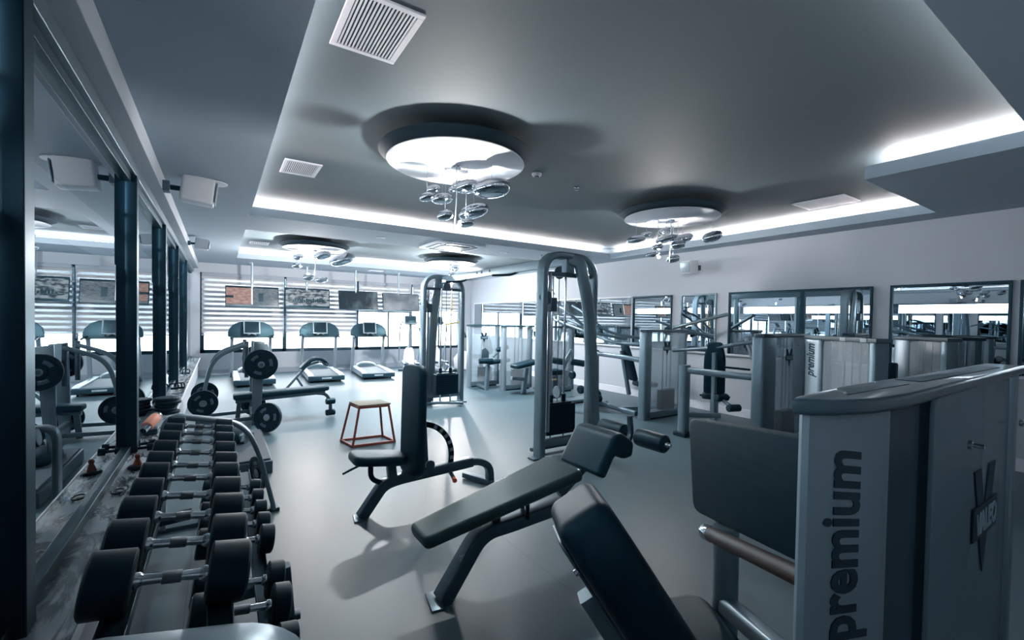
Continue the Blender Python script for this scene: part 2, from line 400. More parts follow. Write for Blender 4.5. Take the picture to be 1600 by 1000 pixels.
for i in range(len(PY)-1):
    y0, y1 = PY[i]+.05, PY[i+1]-.05; yc = (y0+y1)/2
    t = thing('mirror_panel', 'tall black framed mirror on the left wall, '+ywhere(i), 'mirror', (XL, yc, .47), group='mirrors along the left wall')
    o = (XL, yc, .47)
    f = MB(o); f.span(XL-.02,XL+.03,y0,y1,.47,.53); f.span(XL-.02,XL+.03,y0,y1,2.64,2.70)
    f.span(XL-.02,XL+.065,y0-.10,y0,.47,2.70)
    f.build('frame','black_frame',t,bevel=.004)
    fl = MB(o); fl.span(XL-.01,XL+.035,y0,y0+.07,.53,2.64); fl.build('lit_edge','grey_frame',t,bevel=.004)  # lighter grey strip: the dark frame's lit edge put into colour
    fb = MB(o); fb.span(XL-.12,XL-.09,y0,y1,1.90,1.96); fb.span(XL-.12,XL-.09,y0,y1,2.18,2.24); fb.span(XL-.12,XL-.09,y0,y0+.12,1.96,2.18); fb.span(XL-.12,XL-.09,y1-.12,y1,1.96,2.18)
    fb.build('clerestory_frame','black_frame',t)
    MB(o).span(XL-.012,XL,y0+.03,y1-.03,.53,1.94).build('mirror_glass','mirror',t)
    MB(o).span(XL-.012,XL-.004,y0+.03,y1-.03,2.20,2.64).build('upper_glass','mirror',t)
    MB(o).span(XL-.012,XL-.004,y0+.03,y1-.03,1.94,2.20).build('clerestory_glass','coated_glass',t)

# right wall
RW = [(-2.0,1.10),(1.16,2.26),(2.45,4.52),(4.75,5.50),(5.70,6.70),(6.76,13.9)]
r_ = MB()
r_.span(XR+.02, XR+.3, YB, YF+.3, 0, 3.3)
r_.span(XR-.0, XR+.02, YB, YF, 0, 1.06); r_.span(XR, XR+.02, YB, YF, 2.14, 3.3)
prev = YB
for a, b in RW: r_.span(XR, XR+.02, prev, a, 1.06, 2.14); prev = b
r_.span(XR, XR+.02, prev, YF, 1.06, 2.14)
struct('wall_right', r_, 'wall')
struct('baseboard_right', MB().span(XR-.025, XR, YB, YF, 0, .14), 'white', .004)
struct('trim_5', MB().span(XR-.06, XR, YB, YF, 1.035, 1.065), 'white', .004)
RL = ['behind the camera side of the room','behind the near tower housing','behind the middle weight towers','narrow, behind the seated press machine','narrow, behind the lever row machine','long and unframed, nearest the windows']
for i, (a, b) in enumerate(RW):
    t = thing('mirror_panel', 'wide wall mirror on the right wall, '+RL[i], 'mirror', (XR, (a+b)/2, 1.065), group='mirrors along the right wall')
    o = (XR, (a+b)/2, 1.065)
    MB(o).span(XR-.004, XR+.008, a, b, 1.07, 2.14).build('mirror_glass','mirror',t)
    if i < 5:
        f = MB(o); k = .028
        f.span(XR-.03,XR-.004,a,b,2.14-k,2.14); f.span(XR-.03,XR-.004,a,a+k,1.065,2.14-k); f.span(XR-.03,XR-.004,b-k,b,1.065,2.14-k)
        if i == 2: f.span(XR-.03,XR-.004,3.3,3.36,1.065,2.14-k)
        f.build('frame','black_frame' if i != 3 else 'grey_frame',t,bevel=.003)
    else:
        f = MB(o); f.span(XR-.03,XR-.004,a,b,2.12,2.15); f.build('frame','white',t,bevel=.003)
# back wall (behind the camera, seen in mirrors)
struct('wall_back', MB().span(XL-.4, XR+.3, YB-.3, YB, 0, 3.3), 'wall')
tag(MB().span(XL-.6, XR+.3, YB, YB+.02, 0, .12).build('baseboard_back','white'), kind='structure')

# ------------------------------------------------------------------ ceiling fittings
def grille(x0,x1,y0,y1,z,label,n=16,dark='black_frame',along='y',rim=.035):
    t = thing('air_vent', label, 'vent', ((x0+x1)/2,(y0+y1)/2,z), group='square air vents in the ceiling'); o = ((x0+x1)/2,(y0+y1)/2,z)
    MB(o).span(x0+rim*.5,x1-rim*.5,y0+rim*.5,y1-rim*.5,z-.004,z).build('backing',dark,t)
    f = MB(o)
    for a,b,c_,d in ((x0,x1,y0,y0+rim),(x0,x1,y1-rim,y1),(x0,x0+rim,y0+rim,y1-rim),(x1-rim,x1,y0+rim,y1-rim)): f.span(a,b,c_,d,z-.014,z-.001)
    f.build('frame','white',t,bevel=.003)
    s = MB(o)
    for k in range(n):
        if along == 'y':
            x = x0+rim+(x1-x0-2*rim)*(k+.5)/n; s.box((x,(y0+y1)/2,z-.009),(.5*(x1-x0-2*rim)/n,y1-y0-2*rim,.006))
        else:
            y = y0+rim+(y1-y0-2*rim)*(k+.5)/n; s.box(((x0+x1)/2,y,z-.009),(x1-x0-2*rim,.5*(y1-y0-2*rim)/n,.006))
    s.build('slats','white',t)
grille(.53,.91,2.27,2.81,ZU,'large white louvred air vent near the top left of the ceiling tray')
grille(.55,.91,5.1,5.6,ZU,'small white louvred air vent near the far left corner of the near tray')
grille(.62,.98,9.0,9.4,ZU,'white air vent at the front left of the far tray',8,'plastic_mid')
grille(.55,.92,11.2,11.6,ZU,'small dark air vent at the back left of the far tray',8,'plastic_mid')
grille(6.35,6.85,2.4,3.0,ZU,'white air vent beside the lit cove on the right of the near tray',10,'plastic_mid')
grille(3.6,4.0,13.0,13.3,ZC,'white air vent in the ceiling band above the treadmills',8,'plastic_mid')
# cassette air conditioner between the two trays
t = thing('air_conditioner','square white ceiling cassette air conditioner between the two ceiling trays','air conditioner',(3.62,7.65,ZC))
o = (3.62,7.65,ZC)
MB(o).slab([(p[0]+3.62,p[1]+7.65) for p in rrect(.95,.95,.06)],.03,Matrix.Translation((0,0,ZC-.03)),.01).build('panel','white',t)
MB(o).slab([(p[0]+3.62,p[1]+7.65) for p in rrect(.52,.52,.02)],.012,Matrix.Translation((0,0,ZC-.042)),.004).build('intake_grille','plastic_mid',t)
s = MB(o)
for k in range(4):
    a = k*PI/2; s.box((0,.36,-.034),(.56,.07,.012),Matrix.Translation((3.62,7.65,ZC)) @ Matrix.Rotation(a,4,'Z'))
for k in range(4): pass
s.build('air_slot','plastic_dark',t)
for (x,y,lab) in ((2.28,7.6,'recessed ceiling downlight left of the air conditioner'),(4.83,7.73,'recessed ceiling downlight right of the air conditioner')):
    t = thing('downlight','bright round '+lab,'light',(x,y,ZC),group='downlights between the trays')
    MB().lathe([(.05,0),(.085,0),(.085,-.006),(.06,-.01),(.05,-.004)],(0,0,0),n=24).build('bezel','white',t)
    MB().lathe([(.0,-.003),(.052,-.003),(.052,-.001),(0,-.001)],n=24).build('lens','lamp',t)
    li = bpy.data.lights.new('downlight_glow','SPOT'); li.energy = 380; li.spot_size = R(150); li.spot_blend = .6; li.shadow_soft_size = .05; li.color = (.95,.97,1)
    lo = bpy.data.objects.new('downlight_glow',li); COL.objects.link(lo); lo.parent = t; lo.location = (0,0,-.02)
for (x,y,z,lab) in ((2.9,4.0,ZU,'white smoke detector beside the large near ceiling lamp'),(1.95,9.6,ZU,'small smoke detector beside the lamp of the far tray')):
    t = thing('smoke_detector',lab,'detector',(x,y,z))
    MB().lathe([(0,0),(.055,0),(.055,-.015),(.045,-.03),(0,-.03)],n=20).build('base','white',t)
    MB().lathe([(0,-.03),(.028,-.03),(.026,-.042),(0,-.045)],n=16).build('sensor','plastic_mid',t)
for (x,y,z,lab) in ((3.58,4.12,ZU,'small sprinkler head between the two near ceiling lamps'),(2.9,9.6,ZU,'small sprinkler head near the centre of the far tray'),(5.6,7.5,ZC,'small sprinkler head right of the right downlight')):
    t = thing('sprinkler',lab,'sprinkler',(x,y,z))
    MB().lathe([(0,0),(.03,0),(.03,-.006),(.008,-.01),(.008,-.035),(0,-.035)],n=12).build('stem','chrome',t)
    MB().lathe([(0,-.035),(.018,-.036),(.018,-.04),(0,-.041)],n=12).build('deflector','grey_frame',t)
# round ceiling speaker
t = thing('ceiling_speaker','round flush speaker in the ceiling beside the near left wall speaker','speaker',(-.05,5.57,ZC))
MB().lathe([(.09,0),(.12,0),(.12,-.008),(.09,-.012)],n=32).build('ring','white',t)
MB().lathe([(0,-.006),(.092,-.006),(.092,-.002),(0,-.002)],n=32).build('grille','plastic_mid',t)

# wall speakers
def wall_speaker(loc, rz, label, s=1.):
    t = thing('wall_speaker', label, 'speaker', loc, rz, 'box speakers on the walls')
    MB().box((.02*s,0,0),(.04*s,.09*s,.07*s)).build('bracket','plastic_mid',t,bevel=.004)
    MB().tube([(.03*s,0,0),(.10*s,0,0)],.018*s).build('arm','plastic_dark',t)
    m = Matrix.Translation((.20*s,0,0)) @ Matrix.Rotation(R(6),4,'Y')
    MB().slab(rrect(.20*s,.15*s,.02*s),.18*s,m @ Matrix.Translation((0,0,-.09*s)),.012).build('cabinet','white',t)
    MB().slab(rrect(.145*s,.15*s,.012*s),.012,m @ Matrix.Translation((.103*s,0,0)) @ Matrix.Rotation(PI/2,4,'Y') ,.005).build('grille','silver_light',t)
wall_speaker((-.46,5.5,2.83),0,'near white box speaker on the soffit of the left wall',1.4)
wall_speaker((-.46,9.6,2.83),0,'white box speaker on the left wall soffit further towards the windows',1.)
wall_speaker((7.5,5.15,2.62),PI,'white box speaker high on the right wall behind the second lamp',1.3)

# ------------------------------------------------------------------ chandeliers
PEB = [(465,612,105,55),(520,662,160,62),(440,700,110,50),(640,552,120,58),(720,595,180,75),(900,617,280,108),(755,745,240,95),(570,825,120,62),(705,850,135,52),(605,600,70,36)]
def chandelier(loc, label, pebs, rot=0., small=False, k=.00126, c0=634, r0=612, z0=-.40):
    t = thing('ceiling_lamp', label, 'lamp', loc, rot, 'disc ceiling lamps with hanging pebbles')
    MB().lathe([(.0,.155),(.14,.155),(.14,.075),(.69,.075),(.70,.06),(.61,.004),(.0,.0)],(0,0,-.155),n=72).build('dark_ring','ring_grey',t)  # dark flared ring above the reflector, wider than the disc
    MB().lathe([(.0,.0),(.60,.0),(.625,-.006),(.63,-.014),(.62,-.02),(.0,-.034)],(0,0,-.155),n=72).build('reflector','white_gloss',t)
    MB().lathe([(.0,0),(.05,0),(.045,-.02),(0,-.022)],(0,0,-.187),n=20).build('ceiling_cup','chrome',t)
    rx, ry = math.cos(R(33.1)), -math.sin(R(33.1))
    for i, (px, py, w_, h_) in enumerate(pebs):
        dx = (px-c0)*k; dz = z0-(py-r0)*k; dp = math.sin(i*2.4)*.14
        X = dx*rx+dp*.547; Y = dx*ry+dp*.837
        a, h2 = w_*k/2, h_*k/2
        mb = MB(); prof = []
        n = 10
        for j in range(n+1):
            th = PI*j/n; rr = math.sin(th)**.75; prof.append((rr, -math.cos(th)))
        tilt = Matrix.Rotation(-.22+.1*math.sin(i*1.7),4,'Y') @ Matrix.Rotation(.2*math.cos(i*2.1),4,'X')
        ang = Matrix.Rotation(R(-33)+.35*math.sin(i*3.1),4,'Z')
        rings = []
        for rr, hh in prof:
            ring = []
            for q_ in range(20):
                u = 2*PI*q_/20; e = 1+.18*math.cos(u)
                ring.append(Matrix.Translation((X,Y,dz)) @ ang @ tilt @ Vector((a*rr*math.cos(u)*1.0, a*.75*rr*math.sin(u)*e, h2*1.15*hh)))
            rings.append(ring)
        mb.loft(rings); mb.build('pebble','pebble',t,ang=180)
        MB().tube([(X,Y,-.19),(X,Y,dz+h2*.4)],.0022,5).build('wire','silver_light',t)
    MB().tube(fillet([(0,0,-.16),(.01,.01,-.5),(-.02,0,-.78)],.1),.006,6).build('lamp_cable','silver_light',t)
    bx, by, bz = (.03,0.,-.74) if k < .0015 else (-.12,.10,-.70)
    b = MB().lathe([(0,-.02),(.018,-.01),(.022,0),(.018,.012),(0,.02)],(bx,by,bz),n=12); b.build('bulb','bulb',t)
    li = bpy.data.lights.new('lamp_glow','POINT'); li.energy = 125 if not small else 240; li.color = (1,.94,.91); li.shadow_soft_size = .03
    lo = bpy.data.objects.new('lamp_glow',li); COL.objects.link(lo); lo.parent = t; lo.location = (bx,by,bz+.05)
    return t
chandelier((1.84,3.81,ZU-.0),'large disc ceiling lamp with mirrored pebbles, nearest in the tray',PEB)
PE2 = [(570,175,150,50),(665,130,110,38),(780,185,175,42),(820,90,130,42),(735,235,90,38),(880,220,120,60),(960,150,170,60),(1130,160,160,70),(710,288,105,34),(870,318,110,55)]
chandelier((5.22,4.02,ZU),'disc ceiling lamp with dark mirrored pebbles near the right wall',PE2,0.,False,.00177,840,180,-.47)
P2 = [PEB[i] for i in (0,2,4,5,7,8)]
chandelier((1.72,10.4,ZU),'disc ceiling lamp with small pebbles above the treadmills, left in the far tray',P2,.2,True,.0020,634,650,-.42)
chandelier((5.07,10.73,ZU),'disc ceiling lamp right in the far tray, above the far cable column',P2[:3],2.0,True,.0020,634,640,-.35)

# ------------------------------------------------------------------ televisions
def tv(x0, x1, z0, z1, label, kind, px):
    cx, cz = (x0+x1)/2, (z0+z1)/2; W_, H_ = x1-x0, z1-z0
    t = thing('television', label, 'television', (cx,13.3,cz), 0, 'screens hung above the treadmills')
    m = Matrix.Rotation(R(-12),4,'X') @ Matrix.Rotation(PI/2,4,'X')   # local xy = screen plane, local z towards the room
    MB().slab(rrect(W_,H_,.012),.05,m @ Matrix.Translation((0,0,-.03)),.008).build('bezel','black_frame',t)
    z = .0225
    def q_(a,b,c_,d,mt,nm,zz=z,par=t):
        return MB().box(((a+b)/2,(c_+d)/2,zz),(b-a,d-c_,.002),m).build(nm,mt,par)
    w2, h2 = W_/2-.018, H_/2-.018
    if kind == 'split':
        q_(-w2,-.03,-h2+.06,h2-.03,'tv_clay','screen_left'); q_(.0,w2,-h2+.06,h2-.03,'tv_grey','screen_right'); q_(-w2,w2,-h2,-h2+.055,'tv_pale','ticker'); q_(-.03,0,-h2+.06,h2-.03,'tv_line','divider')
        q_(-w2,-w2+.16,-.04,.02,'tv_blob','picture_mark',z+.003); q_(.13,.24,-.12,.1,'tv_blob','picture_figure',z+.003)
    else: q_(-w2,w2,-h2+(.03 if kind=='city' else 0),h2-(.03 if kind=='city' else 0),{'city':'tv_city','dark':'tv_dark','pale':'tv_pale'}[kind],'screen')
    if kind == 'city':
        sil = MB()
        for k in range(14):
            hh = .05+.06*abs(math.sin(k*1.9)); a = -w2+.18+k*.055; sil.box((a,-h2+.13+hh/2,z+.003),(.045,hh,.002),m)
        sil.build('picture_skyline','tv_blob',t)
    MB().tube([(px-cx,.05,.2),(px-cx,.05,ZC-cz)],.03,12).build('ceiling_pole','silver_light',t)
    MB().box((px-cx,.05,ZC-cz-.01),(.12,.12,.02)).build('ceiling_plate','silver_light',t,bevel=.003)
    MB().box((px-cx,.045,.12),(.22,.03,.26)).build('bracket','gunmetal_dark',t,bevel=.004)
tv(.12,1.31,1.79,2.34,'hung television showing a split orange and grey picture, leftmost','split',.70)
tv(1.46,2.58,1.82,2.36,'hung television showing a pale grey city skyline, second from left','city',2.0)
tv(2.82,3.92,1.80,2.35,'hung television with a dark reflective screen, third from left','dark',3.3)
tv(4.07,5.2,1.79,2.34,'hung television with a pale grey screen beside the far cable column','pale',4.56)

# ------------------------------------------------------------------ dumbbells and rack
def dumbbell(loc, rad, L, label, proto=[None], group='black dumbbells on the rack'):
    """L total length along x, head radius rad"""
    t = thing('dumbbell', label, 'dumbbell', loc, 0, group); t.rotation_euler = (0,R(9),0)
    hw = L*(.27 if L > .35 else .19)
    for s in (-1,1):
        c0 = s*(L/2-hw)
        e = rad*.07; h = MB().lathe([(0,0),(rad*.55,0),(rad-e,.002),(rad,e),(rad,hw-e),(rad-e,hw),(rad*.62,hw+.001),(rad*.6,hw-.003),(0,hw-.003)],(c0,0,0),(s,0,0),28).build('head','rubber',t)
        MB().lathe([(rad*.62,hw),(rad*.86,hw),(rad*.86,hw+.003),(rad*.62,hw+.003)],(c0,0,0),(s,0,0),28).build('end_ring','grey_frame',h)
        MB().lathe([(0,0),(.022,0),(.022,-.012),(.017,-.02),(0,-.02)],(c0,0,0),(s,0,0),16).build('collar','chrome',t)
    hl = L/2-hw-.015
    MB().lathe([(0,-hl),(.0155,-hl),(.0135,-hl*.4),(.0165,0),(.0135,hl*.4),(.0155,hl),(0,hl)],(0,0,0),(1,0,0),16).build('handle','chrome',t)
    MB().lathe([(.0172,-hl*.32),(.0176,-hl*.3),(.0176,hl*.3),(.0172,hl*.32)],(0,0,0),(1,0,0),16).build('grip','chrome_knurl',t)
    return t
TY = [1.64,1.89,2.14,2.39,2.65,2.88,3.15,3.43,3.67,3.90]
TR = [.088,.084,.080,.076,.073,.070,.067,.064,.062,.060]
nth = ['first (nearest)','second','third','fourth','fifth','sixth','seventh','eighth','ninth','tenth (farthest)']
for i, (y, r) in enumerate(zip(TY, TR)):
    dumbbell((-.115,y,.735+r), r, .385, f'black dumbbell with chrome handle, {nth[i]} from the near end of the upper tier')
LY = [1.77,1.99,2.2,2.63,2.86,3.07,3.30,3.53]
LR = [.062,.078,.075,.072,.062,.060,.056,.052]
for i, (y, r) in enumerate(zip(LY, LR)):
    dumbbell((.075,y,.385+r), r, .33, f'smaller black dumbbell, {nth[i].replace(" (nearest)","")} from the near end of the lower tier')
t = thing('dumbbell_rack','two tier dumbbell rack with dark rails and silver curved ends along the left ledge','rack',(-.05,2.7,0)); o = (-.05,2.7,0)
for y, nm in ((1.32,'end_frame'),(4.12,'end_frame')):
    p = fillet([(-.34,y,.02),(-.34,y,.86),(.16,y,.745),(.27,y,.50),(.38,y,.02)],[0,.12,.14,.2,0],6)
    e = MB(o).sweep(p, rrect(.035,.10,.012), (0,1,0)).build(nm,'silver',t)
    MB(o).span(-.40,.42,y-.04,y+.04,0,.03).build('foot','gunmetal_dark',e,bevel=.004)
p = fillet([(-.33,2.41,.02),(-.33,2.41,.70),(-.1,2.41,.72)],.08)
MB(o).sweep(p, rrect(.03,.07,.008),(0,1,0)).build('middle_post','gunmetal_dark',t)
MB(o).bar((-.33,2.41,.12),(.34,2.41,.12),.06,.03).build('middle_foot','gunmetal_dark',t)
MB(o).bar((.0,2.41,.30),(.30,2.41,.30),.05,.05).build('middle_bracket','gunmetal_dark',t)
MB(o).sweep([(.27,2.41,.38),(.30,2.41,.02)], rrect(.05,.06,.008),(0,1,0)).build('middle_leg','gunmetal_dark',t)
for x, z, nm in ((-.235,.74,'upper_rail'),(.005,.70,'upper_rail'),(-.02,.375,'lower_rail'),(.17,.345,'lower_rail')):
    m = MB(o); m.span(x-.03,x+.03,1.34,4.10,z-.02,z+.012); m.span(x-.034,x-.028,1.34,4.10,z+.0,z+.03); m.span(x+.028,x+.034,1.34,4.10,z,z+.03)
    m.build(nm,'plastic_dark',t,bevel=.003)

# ------------------------------------------------------------------ small things on the ledge
zl = .474
def plate_obj(name, label, cat, loc, rad, th, m='rubber', axis=(0,0,1), holes=False, parent=None, group=None):
    if parent is None: t = thing(name, label, cat, loc, 0, group)
    else: t = parent
    return t
def weight_plate(loc, rad, th, axis, label, group='round weight plates'):
    t = thing('weight_plate', label, 'weight plate', loc, 0, group)
    MB().lathe([(.026,-th/2),(rad*.36,-th/2),(rad*.40,-th*.28),(rad*.78,-th*.28),(rad*.82,-th/2),(rad*.98,-th/2),(rad,-th*.3),(rad,th*.3),(rad*.98,th/2),(rad*.82,th/2),(rad*.78,th*.28),(rad*.4,th*.28),(rad*.36,th/2),(.026,th/2)],(0,0,0),axis,40).build('disc','rubber',t)
    MB().lathe([(.025,-th/2-.002),(.045,-th/2-.002),(.045,th/2+.002),(.025,th/2+.002)],(0,0,0),axis,24).build('hub_ring','grey_frame',t)
    ax = Vector(axis).normalized(); a = ax.orthogonal().normalized(); b = ax.cross(a)
    for k in range(3):
        an = 2*PI*k/3+.6; mb = MB(); pts = []
        for j in range(7):
            u = an+(j-3)*.13; pts.append((a*math.cos(u)+b*math.sin(u))*rad*.59)
        for s in (-1,1):
            mb.sweep([p+ax*s*(th*.28+.001) for p in pts], circ(rad*.10,8,.002), ax)
        mb.build('grip_slot','gunmetal',t)
    return t
t = thing('plate_stack','low stack of black iron plates on the marble ledge beside the far rack end','weight plates',(-.50,6.35,zl)); t.scale = (1.35,1.35,1.25)
for k,(r,z,dx) in enumerate(((.075,0,.02),(.085,.03,-.01),(.08,.06,.0),(.09,.09,.015),(.085,.12,0))):
    MB().lathe([(0,0),(r-.006,0),(r,.006),(r,.02),(r-.006,.026),(0,.026)],(dx,0,z),n=28).build('plate','rubber',t)
t = thing('foam_roller_pad','pinkish foam bar pad leaning over the ledge behind the dumbbells','pad',(-.53,5.35,zl)); t.scale = (.85,.85,.85)
MB().lathe([(0,-.1),(.05,-.1),(.055,-.09),(.055,.09),(.05,.1),(0,.1)],(0,0,.13),(.35,1,.35),20).build('foam','pad_pink',t)
MB().lathe([(0,-.17),(.03,-.17),(.034,-.16),(.034,.17),(0,.17)],(0,-.02,.12),(.35,1,.35),16).build('core','chrome',t)
MB().box((0,.0,.03),(.12,.16,.06)).build('stand','plastic_dark',t,bevel=.01)
t = thing('suction_knob','orange and red cone shaped knob on a black disc on the marble ledge','knob',(-.495,4.2,zl))
MB().lathe([(0,0),(.058,0),(.06,.008),(.05,.02),(0,.022)],n=24).build('disc','rubber',t)
MB().lathe([(0,.02),(.03,.02),(.022,.045),(.013,.07),(.019,.085),(.014,.10),(0,.104)],n=20).build('knob','red_paint',t)
t = thing('resistance_ring','thin black rubber ring lying on the marble ledge','ring',(-.53,3.68,zl))
ringp = [(.03*math.cos(2*PI*k/24),.05*math.sin(2*PI*k/24),.006) for k in range(25)]
MB().tube(ringp,.005,6).build('loop','rubber',t)
def handle_bundle(loc, label, seed):  # a few cable handles lying together on the ledge
    rnd = random.Random(seed); t = thing('cable_handles',label,'cable handles',loc)
    for k in range(3):
        x, y = rnd.uniform(-.04,.04), rnd.uniform(-.12,.12); a = rnd.uniform(0,PI)
        m = Matrix.Translation((x,y,.03)) @ Matrix.Rotation(a,4,'Z')
        pts = [m @ Vector(p) for p in fillet([(-.06,0,.0),(-.05,0,.07),(.05,0,.07),(.06,0,.0),(-.06,0,0)],.02,3)]
        MB().tube(pts,.009,8).build('strap','rubber',t)
        MB().tube([m @ Vector((-.055,0,0)),m @ Vector((.055,0,0))],.016,10).build('grip','vinyl',t)
    return t
handle_bundle((-.52,10.2,zl),'tangle of black cable handles on the ledge nearest the windows',3)
handle_bundle((-.52,8.2,zl),'small dark handles with chrome ends on the ledge halfway along',5)
t = thing('hand_weights','pair of small dark hand weights on the ledge near the plate stack','hand weights',(-.52,4.75,zl))
for y in (-.07,.07):
    h = MB(); h.tube([(-.05,y,.03),(.05,y,.03)],.012,10); h.lathe([(0,-.02),(.03,-.02),(.03,.02),(0,.02)],(-.05,y,.031),(1,0,0),14); h.lathe([(0,-.02),(.03,-.02),(.03,.02),(0,.02)],(.05,y,.031),(1,0,0),14); h.build('weight','rubber',t)
# things under and beyond the rack
t = thing('step_platform','low dark rubber topped platform on the floor beyond the dumbbell rack','platform',(.22,5.7,0)); o = (.22,5.7,0)
MB(o).span(-.02,.46,5.1,6.55,.0,.13).build('base','gunmetal_dark',t,bevel=.01)
MB(o).span(.0,.44,5.13,6.52,.13,.15).build('top_mat','rubber_grey',t,bevel=.006)
t = thing('gym_bag','crumpled small black bag on the low platform beyond the rack','bag',(.2,6.1,.15))
m = MB(); rings = []
for j in range(7):
    u = j/6; z = .13*math.sin(PI*min(u*1.05,1)/2+0); rr = [1,1.05,1,.92,.75,.5,.1][j]
    rings.append([Vector(((.13+.02*math.sin(3*a+j))*rr*math.cos(a), (.26+.03*math.cos(5*a+j))*rr*math.sin(a), z)) for a in [2*PI*k/24 for k in range(24)]])
m.loft(rings).build('bag_body','vinyl',t,ang=60)
MB().tube(fillet([(-.08,-.16,.08),(-.06,-.1,.19),(.0,.1,.19),(.02,.16,.08)],.06),.012,8).build('strap','rubber',t)
weight_plate((.30,4.62,.175),.17,.04,(1,.35,.1),'dark weight plate standing under the far curve of the dumbbell rack').scale = (.9,.9,.9)

# ------------------------------------------------------------------ plate loaded bench (left, background)
t = thing('plate_loaded_rack','silver bench press frame with curved arms and weight horns behind the dumbbell rack','weight bench',(.2,7.7,0)); o = (.2,7.7,0)
for y in (7.5,8.1):
    p = fillet([(-.20,y,.28),(-.16,y,.62),(-.06,y,1.02),(.34,y,1.17)],[0,.1,.22,0],6)
    MB(o).sweep(p, rrect(.05,.075,.012),(0,1,0)).build('curved_arm','silver',t)
    # tapered upright plate
    u = MB(o); sx = [(.40,.0),(.50,.0),(.53,.45),(.55,.78),(.66,.88),(.60,1.18),(.42,1.2),(.40,.6)]
    mtx = Matrix(((1,0,0,0),(0,0,1,y-.03),(0,1,0,0),(0,0,0,1)))
    u.slab(sx,.05,mtx,.006); u.build('upright','silver',t)
    MB(o).tube([(.33,y,.7),(.33,y,1.22)],.028).build('post','gunmetal',t)
MB(o).bar((-.2,7.5,.28),(-.24,7.45,0),.07,.07).build('front_leg','gunmetal_dark',t)
MB(o).bar((-.2,8.1,.28),(-.24,8.15,0),.07,.07).build('front_leg','gunmetal_dark',t)
MB(o).bar((-.22,7.5,.08),(.45,7.5,.10),.06,.05).build('base_beam','gunmetal',t)
MB(o).bar((-.22,8.1,.08),(.45,8.1,.10),.06,.05).build('base_beam','gunmetal',t)
MB(o).bar((.42,7.45,.14),(.42,8.15,.14),.06,.06).build('cross_beam','gunmetal',t)
for (x,z,y0,y1) in ((.5,.90,7.42,7.2),(.5,.90,8.15,8.35),(-.18,.40,7.45,7.2),(-.18,.40,8.1,8.35),(.5,.3,8.1,8.35),(.48,.2,7.5,7.25)):
    MB(o).tube([(x,y0,z),(x,y1,z)],.024).build('weight_horn','chrome',t)
for (x,y,z,r,lab) in ((.5,7.28,.90,.215,'large plate on the near upper horn of the bench frame'),(.5,8.25,.92,.2,'plate on the far upper horn of the bench frame'),
        (-.18,7.30,.40,.175,'plate on the near lower left horn of the bench frame'),(-.18,8.2,.40,.175,'plate on the far lower left horn of the bench frame'),
        (.46,8.25,.18,.175,'plate low behind the uprights of the bench frame')):
    weight_plate((x,y,z),r,.05,(0,1,0),'black '+lab)
weight_plate((.56,6.95,.20),.20,.05,(.75,.85,-.2),'black weight plate leaning on the floor against the bench frame')
t = thing('flat_bench','long dark flat bench in front of the plate loaded frame, roller foot at its end','bench',(.8,7.65,0)); o = (.8,7.65,0)
MB(o).slab(rrect(1.30,.28,.06,4),.075,Matrix.Translation((.82,7.62,.40)) @ Matrix.Rotation(R(-2.5),4,'Y'),.025).build('pad','vinyl_soft',t)
MB(o).bar((.2,7.62,.34),(1.42,7.62,.39),.06,.05).build('beam','silver',t)
p = fillet([(1.30,7.62,.38),(1.44,7.62,.36),(1.50,7.60,.22),(1.50,7.60,.06)],.08)
MB(o).sweep(p, rrect(.05,.05,.01),(0,1,0)).build('front_leg','gunmetal',t)
MB(o).bar((.25,7.62,.36),(.22,7.62,.02),.06,.05,up=(0,1,0)).build('rear_leg','gunmetal',t)
for z in (.06,.24):
    MB(o).lathe([(0,-.07),(.04,-.07),(.048,-.06),(.048,.06),(.04,.07),(0,.07)],(1.5,7.60,z),(1,.1,0),18).build('foot_roller','vinyl',t)
# curved ab bench near the treadmills
t = thing('curved_bench','small bench with curved black seat before the second treadmill','bench',(1.5,10.7,0)); o = (1.5,10.7,0)
p = fillet([(1.18,10.6,.02),(1.62,10.7,.52),(1.86,10.75,.58)],.1)
MB(o).sweep(p, rrect(.05,.05,.01),(0,1,0)).build('frame','gunmetal',t)
MB(o).bar((1.4,10.65,.27),(1.55,10.68,.02),.045,.045,up=(0,1,0)).build('rear_leg','gunmetal',t)
p = fillet([(1.50,10.72,.44),(1.72,10.74,.66),(1.94,10.76,.64),(2.04,10.78,.5)],.12)
MB(o).sweep(p, rrect(.24,.07,.03),(0,1,0) if False else (0,0,1)).build('seat','vinyl',t)
MB(o).tube(fillet([(1.95,10.5,.56),(2.05,10.6,.5),(2.05,10.95,.5),(1.95,11.0,.56)],.05),.018,8).build('hand_grip','rubber',t)

